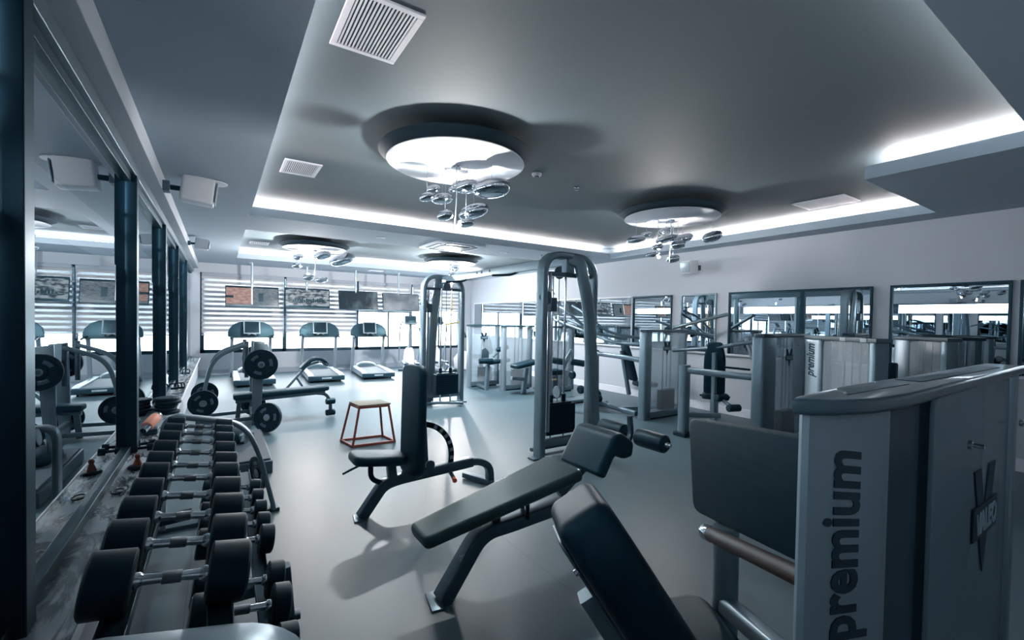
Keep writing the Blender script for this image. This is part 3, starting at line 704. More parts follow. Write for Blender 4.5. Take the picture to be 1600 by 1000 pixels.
# ------------------------------------------------------------------ treadmills
def make_treadmill(label):
    t = thing('treadmill', label, 'treadmill', (0,0,0), 0, 'treadmills facing the far windows')
    d = MB(); pr = [(0,.06),(0,.17),(.25,.2),(1.75,.2),(2.0,.16),(2.0,.05)]
    for s in (-1,1):
        m = Matrix(((0,0,s,s*.28),(1,0,0,0),(0,1,0,0),(0,0,0,1)))
        MB().slab(pr,.13,m,.02).build('side_rail','silver_light',t)
    MB().span(-.285,.285,.04,1.6,.12,.165).build('belt','rubber_grey',t)
    MB().slab([(-.41,-.03),(.41,-.03),(.41,.07),(.30,.10),(-.30,.10),(-.41,.07)],.11,Matrix.Translation((0,0,.05)),.02).build('rear_cover','plastic_dark',t)
    MB().box((0,-.032,.11),(.22,.004,.035)).build('rear_label','sticker',t)
    hd = MB(); rings = []
    for j,(y,w,h) in enumerate(((1.55,.28,.02),(1.60,.30,.10),(1.75,.33,.17),(1.95,.33,.16),(2.08,.28,.06))):
        rings.append([Vector((w*math.cos(a)*(1 if abs(math.cos(a))<.9 else .98), y, .14+max(0,math.sin(a))*h*1.0-(.06 if math.sin(a)<0 else 0))) for a in [2*PI*k/20 for k in range(20)]])
    hd.loft(rings); hd.build('motor_cover','plastic_mid',t,ang=50)
    for s in (-1,1):
        MB().sweep([(s*.42,1.62,.06),(s*.415,1.50,.55),(s*.41,1.36,1.08)], rrect(.075,.09,.02),(0,1,0)).build('upright','silver_light',t)
        MB().tube(fillet([(s*.41,1.40,1.06),(s*.43,1.30,1.09),(s*.44,.95,1.05)],.05),.022,10).build('handrail','plastic_dark',t)
        MB().lathe([(0,0),(.018,0),(.018,.05),(0,.05)],(s*.33,.1,0),n=10).build('foot','rubber',t)
    # arched console
    ol = [(-.50,0),(-.50,.08),(-.47,.20),(-.39,.30),(-.26,.365),(0,.385),(.26,.365),(.39,.30),(.47,.20),(.50,.08),(.50,0),(.30,-.03),(-.30,-.03)]
    m = Matrix.Translation((0,1.33,1.08)) @ Matrix.Rotation(R(74),4,'X')
    MB().slab(ol,.07,m @ Matrix.Translation((0,0,-.07)),.02).build('console','plastic_dark',t)
    MB().box((0,1.27,1.055),(.92,.06,.04)).build('front_bar','gunmetal',t,bevel=.012)
    m2 = Matrix.Translation((0,1.27,1.30)) @ Matrix.Rotation(R(72),4,'X')
    fr = MB(); w_, h_, k = .33,.31,.030
    for bx in ((0,h_/2,w_,k),(0,-h_/2,w_,k),(-w_/2,0,k,h_),(w_/2,0,k,h_)):
        fr.box((bx[0],bx[1],0),(bx[2]+ (k if bx[2]>bx[3] else 0),bx[3],.03),m2)
    sf = fr.build('screen_frame','silver_light',t,bevel=.008)
    MB().box((0,0,-.004),(w_-k,h_-k,.02),m2).build('screen','screen_off',t)
    MB().tube([m2 @ Vector((-.09,-.2,.02)),m2 @ Vector((0,-.16,.02)),m2 @ Vector((.09,-.2,.02))],.012,8).build('tray_lip','silver_light',t)
    return t
tm = make_treadmill('grey treadmill in the leftmost place, partly behind the plate bench')
tm.location = (.67,11.45,0)
dup(tm,(2.18,11.5,0),R(-3),'grey treadmill in the middle of the three, behind the curved bench')
dup(tm,(3.45,11.55,0),R(-5),'grey treadmill on the right of the three, nearest the elliptical trainer')

# elliptical trainer and bikes
def elliptical(loc, rz, label):
    t = thing('elliptical_trainer', label, 'elliptical trainer', loc, rz, 'cardio machines by the window')
    MB().bar((0,-.6,.05),(0,.6,.05),.12,.06).build('base_beam','silver_light',t)
    for y in (-.58,.58): MB().bar((-.28,y,.035),(.28,y,.035),.07,.05).build('foot','plastic_dark',t)
    body = MB(); rings = []
    for z,a,b in ((.06,.13,.3),(.3,.14,.3),(.6,.12,.22),(.72,.08,.12)): rings.append([Vector((x,y+.3,z)) for x,y in rrect(a*2,b*2,.06)])
    body.loft(rings).build('housing','white',t)
    MB().sweep([(0,.3,.6),(0,.22,1.1),(0,.15,1.45)], rrect(.07,.1,.02),(0,1,0)).build('mast','silver_light',t)
    m = Matrix.Translation((0,.08,1.52)) @ Matrix.Rotation(R(62),4,'X')
    c = MB().slab(rrect(.34,.28,.04),.05,m,.012).build('console','plastic_mid',t)
    MB().slab(rrect(.27,.2,.015),.008,m @ Matrix.Translation((0,0,.048)),.002).build('screen','screen_off',c)
    for s in (-1,1):
        MB().tube(fillet([(s*.28,.35,.35),(s*.3,.15,.85),(s*.3,.1,1.2),(s*.27,.0,1.5),(s*.12,.05,1.42)],.1),.02,10).build('moving_arm','silver_light',t)
        MB().tube(fillet([(s*.22,.1,1.3),(s*.22,-.12,1.32),(s*.22,-.2,1.2)],.06),.016,8).build('hand_grip','rubber',t)
        MB().sweep([(s*.16,-.55,.2),(s*.18,.3,.32)], rrect(.05,.05,.01)).build('link_arm','silver_light',t)
        MB().slab(rrect(.13,.36,.04),.05,Matrix.Translation((s*.16,-.2,.27)),.01).build('pedal','plastic_dark',t)
    return t
elliptical((4.62,12.4,0),R(-12),'white elliptical trainer right of the treadmills')
elliptical((5.55,12.6,0),R(-5),'elliptical trainer seen through the far cable column')
t = thing('recumbent_bike','grey recumbent bike in the far corner behind the cable column','exercise bike',(6.25,11.6,0),R(20)); 
MB().bar((0,-.7,.08),(0,.7,.08),.1,.08).build('base_beam','silver_light',t)
for y in (-.68,.68): MB().tube([(-.26,y,.04),(.26,y,.04)],.04).build('foot','plastic_dark',t)
MB().slab(rrect(.4,.36,.08),.09,Matrix.Translation((0,-.25,.48)),.03).build('seat','vinyl',t)
MB().slab(rrect(.38,.5,.1),.07,Matrix.Translation((0,-.48,.82)) @ Matrix.Rotation(R(75),4,'X'),.03).build('backrest','vinyl',t)
MB().bar((0,-.3,.1),(0,-.3,.48),.08,.08,up=(0,1,0)).build('seat_post','silver',t)
b = MB(); b.slab([(-.1,0),(.5,.0),(.55,.3),(.3,.55),(.0,.5)],.2,Matrix(((0,0,1,-.1),(1,0,0,.2),(0,1,0,.1),(0,0,0,1))),.04); b.build('housing','white',t)
MB().tube([(0,.45,.6),(0,.55,1.1)],.035).build('mast','silver',t)
MB().slab(rrect(.3,.22,.03),.04,Matrix.Translation((0,.5,1.12)) @ Matrix.Rotation(R(60),4,'X'),.01).build('console','plastic_dark',t)
for s in (-1,1): MB().tube(fillet([(s*.1,-.4,.5),(s*.32,-.3,.5),(s*.32,-.1,.62)],.05),.016,8).build('side_handle','rubber',t)

# ------------------------------------------------------------------ plyo box
t = thing('plyo_box','open red steel jump box with a worn grey top','jump box',(1.6,5.78,0)); o = (1.6,5.78,0)
B = [(1.31,5.98),(1.37,5.62),(1.89,5.60),(1.84,5.95)]; Tp = [(1.40,5.90),(1.43,5.67),(1.78,5.67),(1.75,5.90)]
Tp = [(1.41,5.93),(1.45,5.63),(1.81,5.62),(1.78,5.90)]
for i in range(4):
    MB(o).bar((*B[i],.0),(*Tp[i],.49),.028,.028,up=(.3,1,0),r=.003).build('leg','red_paint',t)
m = MB(o)
for i in range(4): m.bar((*B[i],.016),(*B[(i+1)%4],.016),.028,.028,r=.003)
m.build('base_ring','red_paint',t)
m = MB(o)
for i in range(4): m.bar((*Tp[i],.48),(*Tp[(i+1)%4],.48),.028,.028,r=.003)
m.build('top_ring','red_paint',t)
MB(o).slab([(1.40,5.94),(1.44,5.61),(1.83,5.60),(1.79,5.92)],.02,Matrix.Translation((0,0,.492)),.003).build('top_mat','plyo_top',t)

# ------------------------------------------------------------------ shoulder (utility) bench
t = thing('utility_bench','dark bench with tall upright back pad and short seat in the centre','bench',(1.4,3.6,0)); o = (1.4,3.6,0)
MB(o).slab([(.88,3.53),(.96,3.53),(.99,3.67),(.90,3.67)],.012,None,.003).build('foot_plate','silver',t)
MB(o).sweep(fillet([(.95,3.6,.01),(1.12,3.6,.24),(1.24,3.6,.265),(1.95,3.64,.285)],[0,.09,.06,0],6), rrect(.085,.09,.014),(0,1,0)).build('main_beam','gunmetal_dark',t)
MB(o).sweep(fillet([(1.8,3.63,.28),(2.02,3.65,.285),(2.17,3.68,.20),(2.19,3.7,.04)],.12,6), rrect(.065,.075,.012),(0,1,0)).build('rear_leg','gunmetal',t)
MB(o).bar((2.07,4.0,.035),(2.28,3.45,.035),.07,.05).build('rear_foot','gunmetal',t)
MB(o).slab(rrect(.93,.30,.07,4),.08,frame((1.375,3.60,.74),(.015,.0,1),(-1,-.22,.0)) @ Matrix.Translation((0,0,-.04)),.03,4).build('back_pad','vinyl_soft',t)
MB(o).bar((1.50,3.62,.35),(1.47,3.61,.75),.05,.03,up=(1,0,0)).build('back_bracket','gunmetal_dark',t)
sm = frame((1.08,3.6,.455),(1,.0,-.14),(.14,0,1))
so = [(-.24,-.10),(-.20,-.15),(.10,-.16),(.22,-.11),(.22,.11),(.10,.16),(-.20,.15),(-.24,.10)]
MB(o).slab([(p.x,p.y) for p in [Vector((a*1.0,b*1.0)) for a,b in rrect(.44,.28,.07,4)]],.075,sm @ Matrix.Translation((0,0,-.03)),.03,4).build('seat','vinyl_soft',t)
MB(o).bar((1.20,3.6,.26),(1.18,3.6,.43),.07,.07,up=(0,1,0)).build('seat_post','gunmetal',t)
MB(o).sweep(fillet([(1.12,3.6,.25),(1.02,3.6,.30),(1.02,3.6,.43)],.07), rrect(.04,.025,.006),(0,1,0)).build('seat_arc','rubber',t)
MB(o).tube([(.78,3.48,.42),(.98,3.56,.46)],.009,8).build('seat_lever','rubber',t)
MB(o).tube([(1.52,3.57,.34),(1.52,3.66,.34)],.04,16).build('pivot','gunmetal_dark',t)
cx_, cz_ = 1.44, .38
arc = [(cx_+.30*math.sin(a),3.62,cz_+.31*math.cos(a)) for a in [R(-2+108*k/14) for k in range(15)]]
ap = MB(o).sweep(arc, rrect(.048,.016,.004),(0,1,0)).build('adjustment_arc','rubber',t)
hm = MB(o)
for k in range(6):
    a = R(28+13*k); p = Vector((cx_+.30*math.sin(a),3.611,cz_+.31*math.cos(a))); d = Vector((math.sin(a),0,math.cos(a)))
    hm.bar(p-d*.016, p+d*.016, .028, .008, up=(0,1,0), r=.001)
hm.build('hole_marks','silver_light',ap)
MB(o).tube([(1.72,3.60,.24),(1.70,3.48,.22)],.018,12).build('pin_sleeve','plastic_dark',t)
MB(o).tube([(1.70,3.48,.22),(1.69,3.44,.215)],.02,12).build('pull_knob','orange',t)

# ------------------------------------------------------------------ decline bench
t = thing('decline_bench','long sloping olive black sit up bench with two leg rollers, front centre','bench',(1.8,2.3,0)); o = (1.8,2.3,0)
MB(o).slab([(.97,2.23),(1.04,2.22),(1.08,2.40),(1.0,2.40)],.012,None,.003).build('foot_plate','silver',t)
MB(o).sweep(fillet([(1.06,2.30,.01),(1.30,2.30,.34),(1.50,2.30,.345),(2.10,2.30,.385)],[0,.12,.05,0],7), rrect(.085,.11,.014),(0,1,0)).build('main_beam','gunmetal_dark',t)
MB(o).box((1.175,2.262,.20),(.05,.004,.10),Matrix.Rotation(0,4,'Y')).build('label_plate','sticker',t)
MB(o).sweep(fillet([(2.02,2.3,.38),(2.20,2.3,.38),(2.22,2.3,.02)],.1,6), rrect(.07,.09,.014),(0,1,0)).build('rear_leg','gunmetal_dark',t)
MB(o).bar((2.22,2.08,.03),(2.22,2.42,.03),.07,.05).build('rear_foot','gunmetal_dark',t)
ax = Vector((1.0,0,.205)).normalized(); up = Vector((-.205,0,1)).normalized()
pm = frame((.90,2.30,.44),ax,up)
ol = []
L_ = 1.06
for a,b in [(0,-.085),(.0,.085)]: pass
def rounded(poly, r, n=4):
    out = []
    N = len(poly)
    for i in range(N):
        a,b,c = Vector((*poly[i-1],0)),Vector((*poly[i],0)),Vector((*poly[(i+1)%N],0))
        u=(a-b).normalized(); v=(c-b).normalized()
        for k in range(n+1):
            q=k/n; p=(b+u*r)*(1-q)**2+b*2*q*(1-q)+(b+v*r)*q*q; out.append((p.x,p.y))
    return out
MB(o).slab(rounded([(0,-.115),(0,.115),(L_,.19),(L_,-.19)],.04),.075,pm @ Matrix.Translation((0,0,-.075)),.028,4).build('main_pad','vinyl_olive',t)
MB(o).bar((1.40,2.3,.36),(1.42,2.3,.50),.05,.05,up=(0,1,0)).build('pad_support','gunmetal',t)
MB(o).tube([(1.60,2.24,.37),(1.60,2.24,.52)],.014,10).build('pad_strut','rubber',t)
MB(o).tube([(1.63,2.34,.37),(1.63,2.34,.52)],.014,10).build('pad_strut','rubber',t)
MB(o).bar((1.12,2.27,.40),(1.16,2.27,.46),.05,.05).build('pad_stop','gunmetal_dark',t)
MB(o).slab([(1.86,.27),(1.89,.26),(1.93,.36),(1.90,.38)],.012,Matrix(((1,0,0,0),(0,0,1,2.24),(0,1,0,0),(0,0,0,1))),.003).build('adjustment_link','rubber',t)
# folded knee pad
kp = [ (1.93,.70),(1.99,.90),(2.04,.945),(2.12,.93),(2.36,.83),(2.40,.75),(2.33,.70),(2.28,.74),(2.08,.80),(2.04,.72),(1.99,.66)]
MB(o).slab(rounded([(2.05,.60),(2.20,.835),(2.28,.85),(2.40,.77),(2.39,.67),(2.31,.66),(2.22,.70),(2.13,.555)],.03),.40,Matrix(((1,0,0,0),(0,0,1,2.10),(0,1,0,0),(0,0,0,1))),.03,4).build('knee_pad','vinyl_soft',t)
MB(o).bar((1.90,2.3,.44),(2.30,2.3,.72),.05,.05).build('knee_arm','gunmetal',t)
MB(o).sweep(fillet([(2.20,2.3,.64),(2.48,2.3,.66),(2.585,2.3,.74),(2.56,2.3,.90)],.06), rrect(.035,.04,.01),(0,1,0)).build('roller_arm','gunmetal',t)
MB(o).tube([(2.585,1.95,.755),(2.585,2.65,.755)],.014,12).build('roller_axle','chrome',t)
for s in (-1,1):
    MB(o).lathe([(0,-.13),(.045,-.13),(.062,-.115),(.065,-.10),(.065,.10),(.062,.115),(.045,.13),(0,.13)],(2.585,2.30+s*.185,.755),(0,1,0),28).build('leg_roller','vinyl',t)
MB(o).lathe([(0,0),(.022,0),(.018,.015),(0,.018)],(2.585,1.985,.755),(0,-1,0),16).build('end_cap','chrome',t)

# ------------------------------------------------------------------ cable crossover
def arch(mb, x0, x1, y, zt, w, h, m=None):
    mb.sweep(fillet([(x0,y,.02),(x0,y,zt),(x1,y,zt-.02),(x1+.0,y,.02)],[0,.26,.26,0],8), rrect(w,h,.02),(0,1,0))
t = thing('cable_crossover','tall silver cable crossover machine with two columns joined by an overhead beam','cable machine',(3.4,5.9,0)); o = (3.4,5.9,0)
def column(y, back, sd):
    """arch frame facing along Y at y, slanted rear leg towards back"""
    e = MB(o); arch(e, 3.10, 3.87, y, 2.37, .08, .15); e.build('arch_frame','silver',t)
    MB(o).bar((3.08,y,2.14),(3.88,y,2.14),.05,.05).build('upper_crossbar','gunmetal',t)
    for x in (3.06,3.90): MB(o).box((x,y,.01),(.16,.12,.02)).build('foot_plate','gunmetal_dark',t,bevel=.004)
    xm = (lambda v: v) if back > 0 else (lambda v: 3.50-(v-3.46)*.55)
    MB(o).sweep(fillet([(xm(3.46),y-back*.02,2.33),(xm(3.60),y-back*.07,2.30),(xm(3.74),y-back*.1,1.75),(xm(3.86),y-back*.12,.02)],[0,.08,.45,0],8), rrect(.15,.08,.02),(0,1,0)).build('slanted_leg','silver',t)
    MB(o).box((3.48,y,2.26),(.12,.10,.20)).build('top_bracket','silver',t,bevel=.01)
    MB(o).bar((3.12,y+.0,.17),(3.84,y+back*.0,.17),.07,.08).build('lower_crossbar','silver',t)
    MB(o).bar((3.1,y+back*.16,.06),(3.8,y+back*.16,.06),.05,.04).build('brace','gunmetal',t)
    ys = y+back*.16
    st = MB(o); st.span(3.26,3.70,ys-.09,ys+.09,.22,.58)
    s_ = st.build('weight_stack','rubber',t,bevel=.004)
    gv = MB(o)
    for k in range(1,10): gv.span(3.257,3.703,ys-.093,ys+.093,.22+.036*k-.003,.22+.036*k)
    gv.build('plate_gaps','black_frame',s_)
    MB(o).span(3.30,3.66,ys-.06,ys+.06,.58,.60).build('top_plate','rubber',t)
    for x in (3.38,3.58):
        MB(o).tube([(x,ys,.06),(x,ys,2.14)],.014,10).build('guide_rod','chrome',t)
        MB(o).lathe([(0,0),(.03,0),(.03,.09),(0,.09)],(x,ys,.60),n=14).build('bushing','rubber',t)
    MB(o).tube([(3.48,ys,.6),(3.48,ys,2.2)],.005,6).build('lift_cable','cable',t)
    MB(o).tube([(3.20,y-back*.02,.3),(3.20,y-back*.02,2.14)],.022,12).build('carriage_rail','chrome',t)
    c_ = MB(o).box((3.22,y-back*.03,1.78),(.09,.10,.16)).build('pulley_carriage','gunmetal_dark',t,bevel=.01)
    MB(o).lathe([(0,-.015),(.075,-.015),(.08,-.008),(.065,0),(.08,.008),(.075,.015),(0,.015)],(3.13,y-back*.03,1.86),(.2,1,0),24).build('pulley','plastic_mid',c_)
    MB(o).lathe([(0,-.015),(.07,-.015),(.075,-.008),(.06,0),(.075,.008),(.07,.015),(0,.015)],(3.48,ys,.72),(1,0,0),24).build('lower_pulley','silver_light',t)
    MB(o).lathe([(0,-.015),(.07,-.015),(.075,-.008),(.06,0),(.075,.008),(.07,.015),(0,.015)],(3.48,ys,2.18),(0,1,0),24).build('upper_pulley','gunmetal',t)
    MB(o).tube([(3.26,y-back*.03,1.9),(3.26,ys,2.12)],.005,6).build('front_cable','cable',t)
    MB(o).bar((3.0,y-.3,.03),(3.0,y+.3,.03),.0602,.05) if False else None
column(4.13, 1, 1); column(7.7, -1, -1)
MB(o).bar((3.47,4.18,2.31),(3.47,7.65,2.31),.08,.12).build('overhead_beam','silver',t)
b = MB(o)
for y in (5.9,6.15,6.3): b.lathe([(0,0),(.02,0),(.02,.006),(0,.006)],(3.43,y,2.33),(-1,0,0),12)
b.build('beam_bolts','rubber',t)
MB(o).bar((3.20,7.52,.08),(3.75,7.35,.06),.12,.04).build('stabiliser','silver',t)
for y in (5.25,6.75):
    MB(o).tube(fillet([(3.47,y-.1,2.27),(3.40,y,2.22),(3.12,y+.05,2.20)],.05),.016,8).build('chin_up_grip','rubber',t)
# hanging grip
t2 = thing('triangle_stirrup','pale yellow triangle handle hanging from the far cable column','handle',(3.58,7.5,1.55))
MB().tube(fillet([(0,0,.42),(0,0,.2),(-.13,0,-.06),(.13,0,-.02),(0,0,.2)],.01),.008,6).build('loop','yellow',t2)
MB().tube([(-.14,0,-.06),(.14,0,-.02)],.016,8).build('grip','yellow',t2)

# ------------------------------------------------------------------ weight towers
def v_logo(par, m, s, plate='lettering'):
    """V emblem with a boxed word; local xy plane of m, height s"""
    h = s/2
    v = MB(); dz = .004
    def poly(pts, z0=0., z1=.003): v.slab([(x*s,y*s) for x,y in pts],z1-z0,m @ Matrix.Translation((0,0,z0)),.0002,1)
    poly([(-.38,.44),(-.15,.44),(.0,.0),(.15,.44),(.38,.44),(.0,-.58)])
    lg = v.build('emblem',plate,par)
    MB().slab([(x*s,y*s) for x,y in ((-.42,.10),(.42,.10),(.42,-.20),(-.42,-.20))],.004,m @ Matrix.Translation((0,0,.002)),.0004,1).build('emblem_band',plate,lg)
    tx = text_mb('VALEO', .27*s, m @ Matrix.Translation((0,-.05*s,.008)), bold=.012*s, width=.74*s, depth=.002); tx.build('emblem_word','lettering_light',lg)
def tower(t, o, ox, oy, ang, L, depth, ztop, text=True, logo=True, colw=.215, stack=.34, zb=.0, frost='frosted', recess=.28, colmat='silver_light', plan=None, cap=None, capt=.045):
    """weight tower: long visible face runs from (ox,oy) along ang; face looks to local -y"""
    m = Matrix.Translation((ox,oy,0)) @ Matrix.Rotation(ang,4,'Z')
    iv = Matrix.Translation(-Vector(o)); m = iv @ m
    zc = ztop-capt
    # column: rounded section, extruded upward
    col = MB().slab(plan or [(x+colw/2,y+depth/2) for x,y in rrect(colw,depth,min(.035,depth*.3),4)],zc-zb,m @ Matrix.Translation((0,0,zb)),.003); c1 = col.build('column',colmat,t)
    MB().slab([(x+L-.035,y+depth/2) for x,y in rrect(.07,depth,.02,4)],zc-zb-.06,m @ Matrix.Translation((0,0,zb+.06)),.003).build('rear_column','silver',t)
    # shroud
    MB().box(((colw+recess)/2+ (colw*.0),.035,(zc+.12)/2+.05),(recess,.006,zc-.18),m).build('smoked_panel','smoked',t) if recess > .01 else None
    MB().slab([(p[0],p[1]) for p in rounded([(colw+recess-.09,.10),(L-.06,.10),(L-.06,zc),(colw+recess-.09,zc)],.06)],.012,m @ Matrix(((1,0,0,0),(0,0,1,.012),(0,1,0,0),(0,0,0,1))),.003).build('clear_panel',frost,t)
    MB().slab([(p[0],p[1]) for p in rounded([(colw,.10),(L-.06,.10),(L-.06,zc),(colw,zc)],.06)],.008,m @ Matrix(((1,0,0,0),(0,0,1,depth-.02),(0,1,0,0),(0,0,0,1))),.003).build('back_panel',frost,t)
    # bottom tray
    MB().slab([(p[0],p[1]) for p in rounded([(colw*.5,.03),(L,.03),(L,.13),(colw*.5,.13)],.03)],depth,m @ Matrix(((1,0,0,0),(0,0,1,0),(0,1,0,0),(0,0,0,1))),.006).build('bottom_tray','silver',t)
    MB().box((L*.5,depth/2,.02),(L*.8,depth*.9,.04),m).build('floor_pad','rubber',t)
    # stack
    sx = (colw+L)/2
    s_ = MB().box((sx,depth/2,.12+stack/2),(.34,depth*.62,stack),m).build('weight_stack','rubber',t,bevel=.004)
    for dx in (-.1,.1): MB().tube([m @ Vector((sx+dx,depth/2,.12)), m @ Vector((sx+dx,depth/2,zc))],.011,8).build('guide_rod','chrome',t)
    MB().tube([m @ Vector((sx,depth/2,.5)), m @ Vector((sx,depth/2,zc))],.005,6).build('lift_cable','cable',t)
    # cap
    cl = [(-.035,depth*.55),(-.03,depth*.25),(.0,-.008),(.08,-.03),(.25,-.028),(.40,-.012),(L*.75,-.008),(L+.02,-.008),(L+.02,depth+.01),(.35,depth+.012),(.1,depth+.0),(.0,depth*.8)]
    cl = cap or cl
    cp = MB().slab(cl,capt,m @ Matrix.Translation((0,0,ztop-capt)),.008).build('cap','cap',t)
    MB().slab([(x,y) for x,y in rounded([(.10,depth*.20),(.42,depth*.16),(.42,depth*.8),(.18,depth*.8)],.015)],.003,m @ Matrix.Translation((0,0,ztop-.0015)),.001).build('cap_recess','black_frame',cp)
    MB().slab([(x,y) for x,y in rounded([(.48,depth*.16),(L*.86,depth*.16),(L*.86,depth*.8),(.48,depth*.8)],.015)],.003,m @ Matrix.Translation((0,0,ztop-.0015)),.001).build('cap_recess','black_frame',cp)
    F = m @ Matrix(((1,0,0,0),(0,0,-1,0),(0,1,0,0),(0,0,0,1)))   # local xy on the face, z outwards
    if text:
        tm_ = F @ Matrix.Translation((colw*.50,ztop-.28,.002)) @ Matrix.Rotation(PI/2,4,'Z')
        text_mb('premium', .17, tm_, shear=.28, bold=.004, width=.38, depth=.003).build('lettering','lettering',c1)
    if logo:
        v_logo(t, F @ Matrix.Translation((colw+recess+(L-colw-recess)*.40,ztop-.30,-.011)), .23)
    return m, F
def bolts(t, F, pts):
    for x,y in pts:
        MB().lathe([(0,0),(.012,0),(.012,.008),(.006,.01),(.006,.03),(0,.03)],F @ Vector((x,y,-.0)),(F.to_3x3() @ Vector((0,0,1))),12).build('bolt','chrome',t)
def roller(mb, c, ax, L_, r):
    ax = Vector(ax).normalized()
    return mb.lathe([(0,-L_/2),(r*.75,-L_/2),(r,-L_/2+r*.25),(r,L_/2-r*.25),(r*.75,L_/2),(0,L_/2)],c,ax,20)

# near leg press on the right
t = thing('leg_press_machine','leg press machine with lettered tower, ribbed foot plate and reclined seat, at the right front','leg press',(1.2,.8,0)); o = (1.2,.8,0)
m, F = tower(t, o, .84, .325, 0., 1.42, .08, 1.475, text=False, logo=False, colw=.26, frost='frosted_shaded', recess=.42, colmat='column_grey',
    plan=[(-.002,.043),(.004,.034),(.03,.026),(.23,-.004),(.252,-.002),(.262,.012),(.262,.072),(.15,.070),(.05,.060),(.008,.052)],
    cap=[(-.028,.048),(-.018,.034),(.02,.002),(.10,-.024),(.24,-.036),(.46,-.030),(1.42,-.012),(1.42,.085),(.60,.075),(.44,.078),(.24,.074),(.08,.064),(.0,.058)], capt=.028)
bolts(t, F, [(.82,1.29),(1.44,1.28)])
tf = MB
dx_ = Vector((1,-.15,0)).normalized()
tm_ = Matrix.Translation(-Vector(o)) @ frame((.95,.3375,1.197), dx_, dx_.cross(Vector((0,0,1)))) 
text_mb('premium', .155, tm_ @ Matrix.Rotation(PI/2,4,'Z'), shear=.28, bold=.004, width=.36, depth=.002).build('lettering','lettering',t)
v_logo(t, F @ Matrix.Translation((1.06,1.055,-.011)), .31)
# footplate
TL, TR, BL = Vector((1.74,1.21,1.18)), Vector((1.53,.67,1.25)), Vector((1.74,1.21,.78))
fx = (TR-TL).normalized(); fy = (TL-BL).normalized(); fn = fx.cross(fy).normalized(); fn = fn if fn.x < 0 else -fn
n_ = fn
pmx = frame((TL+BL)/2, fx, fn)
MB(o).slab(rounded([(0,-.20),(.66,-.20),(.66,.20),(0,.20)],.05,5),.035,pmx @ Matrix.Translation((0,0,-.035)),.010).build('foot_plate','tread_rubber',t)
MB(o).slab(rounded([(.05,-.17),(.62,-.17),(.62,.17),(.05,.17)],.04),.02,pmx @ Matrix.Translation((0,0,-.056)),.004).build('plate_backing','gunmetal',t)
a0 = Vector((1.63,1.03,.765)); a1 = Vector((1.38,.58,.885)); fd = (a1-a0).normalized()
MB(o).tube([a0, a1],.029,20).build('foam_bar','brown_foam',t)
MB(o).lathe([(0,0),(.031,0),(.031,.04),(.028,.045),(0,.045)],a0-fd*.044,fd,20).build('bar_end','chrome',t)
MB(o).sweep([(1.69,1.0,0.02),(1.68,1.0,.80)], rrect(.085,.085,.03),(0,1,0)).build('front_post','silver',t)
MB(o).sweep([(1.68,1.0,.49),(1.52,.66,.53)], rrect(.07,.07,.02)).build('lower_beam','silver',t)
MB(o).box((1.50,.80,.42),(.20,.10,.04)).build('foot_bracket','silver_light',t,bevel=.01)
# seat and back
sd = Vector((.86,-.45,0)).normalized()     # direction the sitter faces
sb = Vector((.45,.86,0)).normalized()
sc = Vector((1.42,1.04,.46))
sm2 = frame(sc, sd, Vector((0,0,1))) @ Matrix.Rotation(R(-8),4,'Y')
MB(o).slab(rrect(.40,.34,.08,5),.11,sm2 @ Matrix.Translation((0,0,-.09)),.045,5).build('seat','vinyl',t)
# reclined back: profile swept in the vertical plane
top = Vector((1.03,1.22,.93)); bot = Vector((1.31,1.05,.44))
bd = (bot-top).normalized(); nn = (sd*abs(bd.z)+Vector((0,0,bd.dot(sd)))).normalized()
bm_ = frame(top, bd, nn)
bo = rounded([(0,-.12),(0,.12),(.16,.18),(.70,.19),(.70,-.19),(.16,-.18)],.04,4)
MB(o).slab(bo,.20,bm_ @ Matrix.Translation((0,0,-.06)),.05,5).build('backrest','vinyl',t)
MB(o).slab(rounded([(.06,-.09),(.06,.09),(.66,.12),(.66,-.12)],.03),.012,bm_ @ Matrix.Translation((0,0,-.075)),.004).build('back_shell','gunmetal',t)
for k in (.16,.55):
    for s in (-1,1):
        MB(o).lathe([(0,0),(.011,0),(.011,.014),(0,.016)],bm_ @ Vector((k,s*.10,-.068)),bm_.to_3x3() @ Vector((0,0,-1)),10).build('back_bolt','chrome',t)
MB(o).bar(bm_ @ Vector((.30,0,-.1)), bm_ @ Vector((.80,0,-.1)), .07,.06).build('back_spine','silver',t)
MB(o).bar((1.25,1.12,.42),(1.28,1.1,.03),.09,.09,up=(0,1,0)).build('rear_post','silver',t)
MB(o).bar((1.2,1.15,.05),(1.75,1.1,.05),.08,.07).build('base_beam','silver',t)
MB(o).bar((1.2,1.2,.06),(1.25,.42,.06),.08,.07).build('base_beam','silver',t)

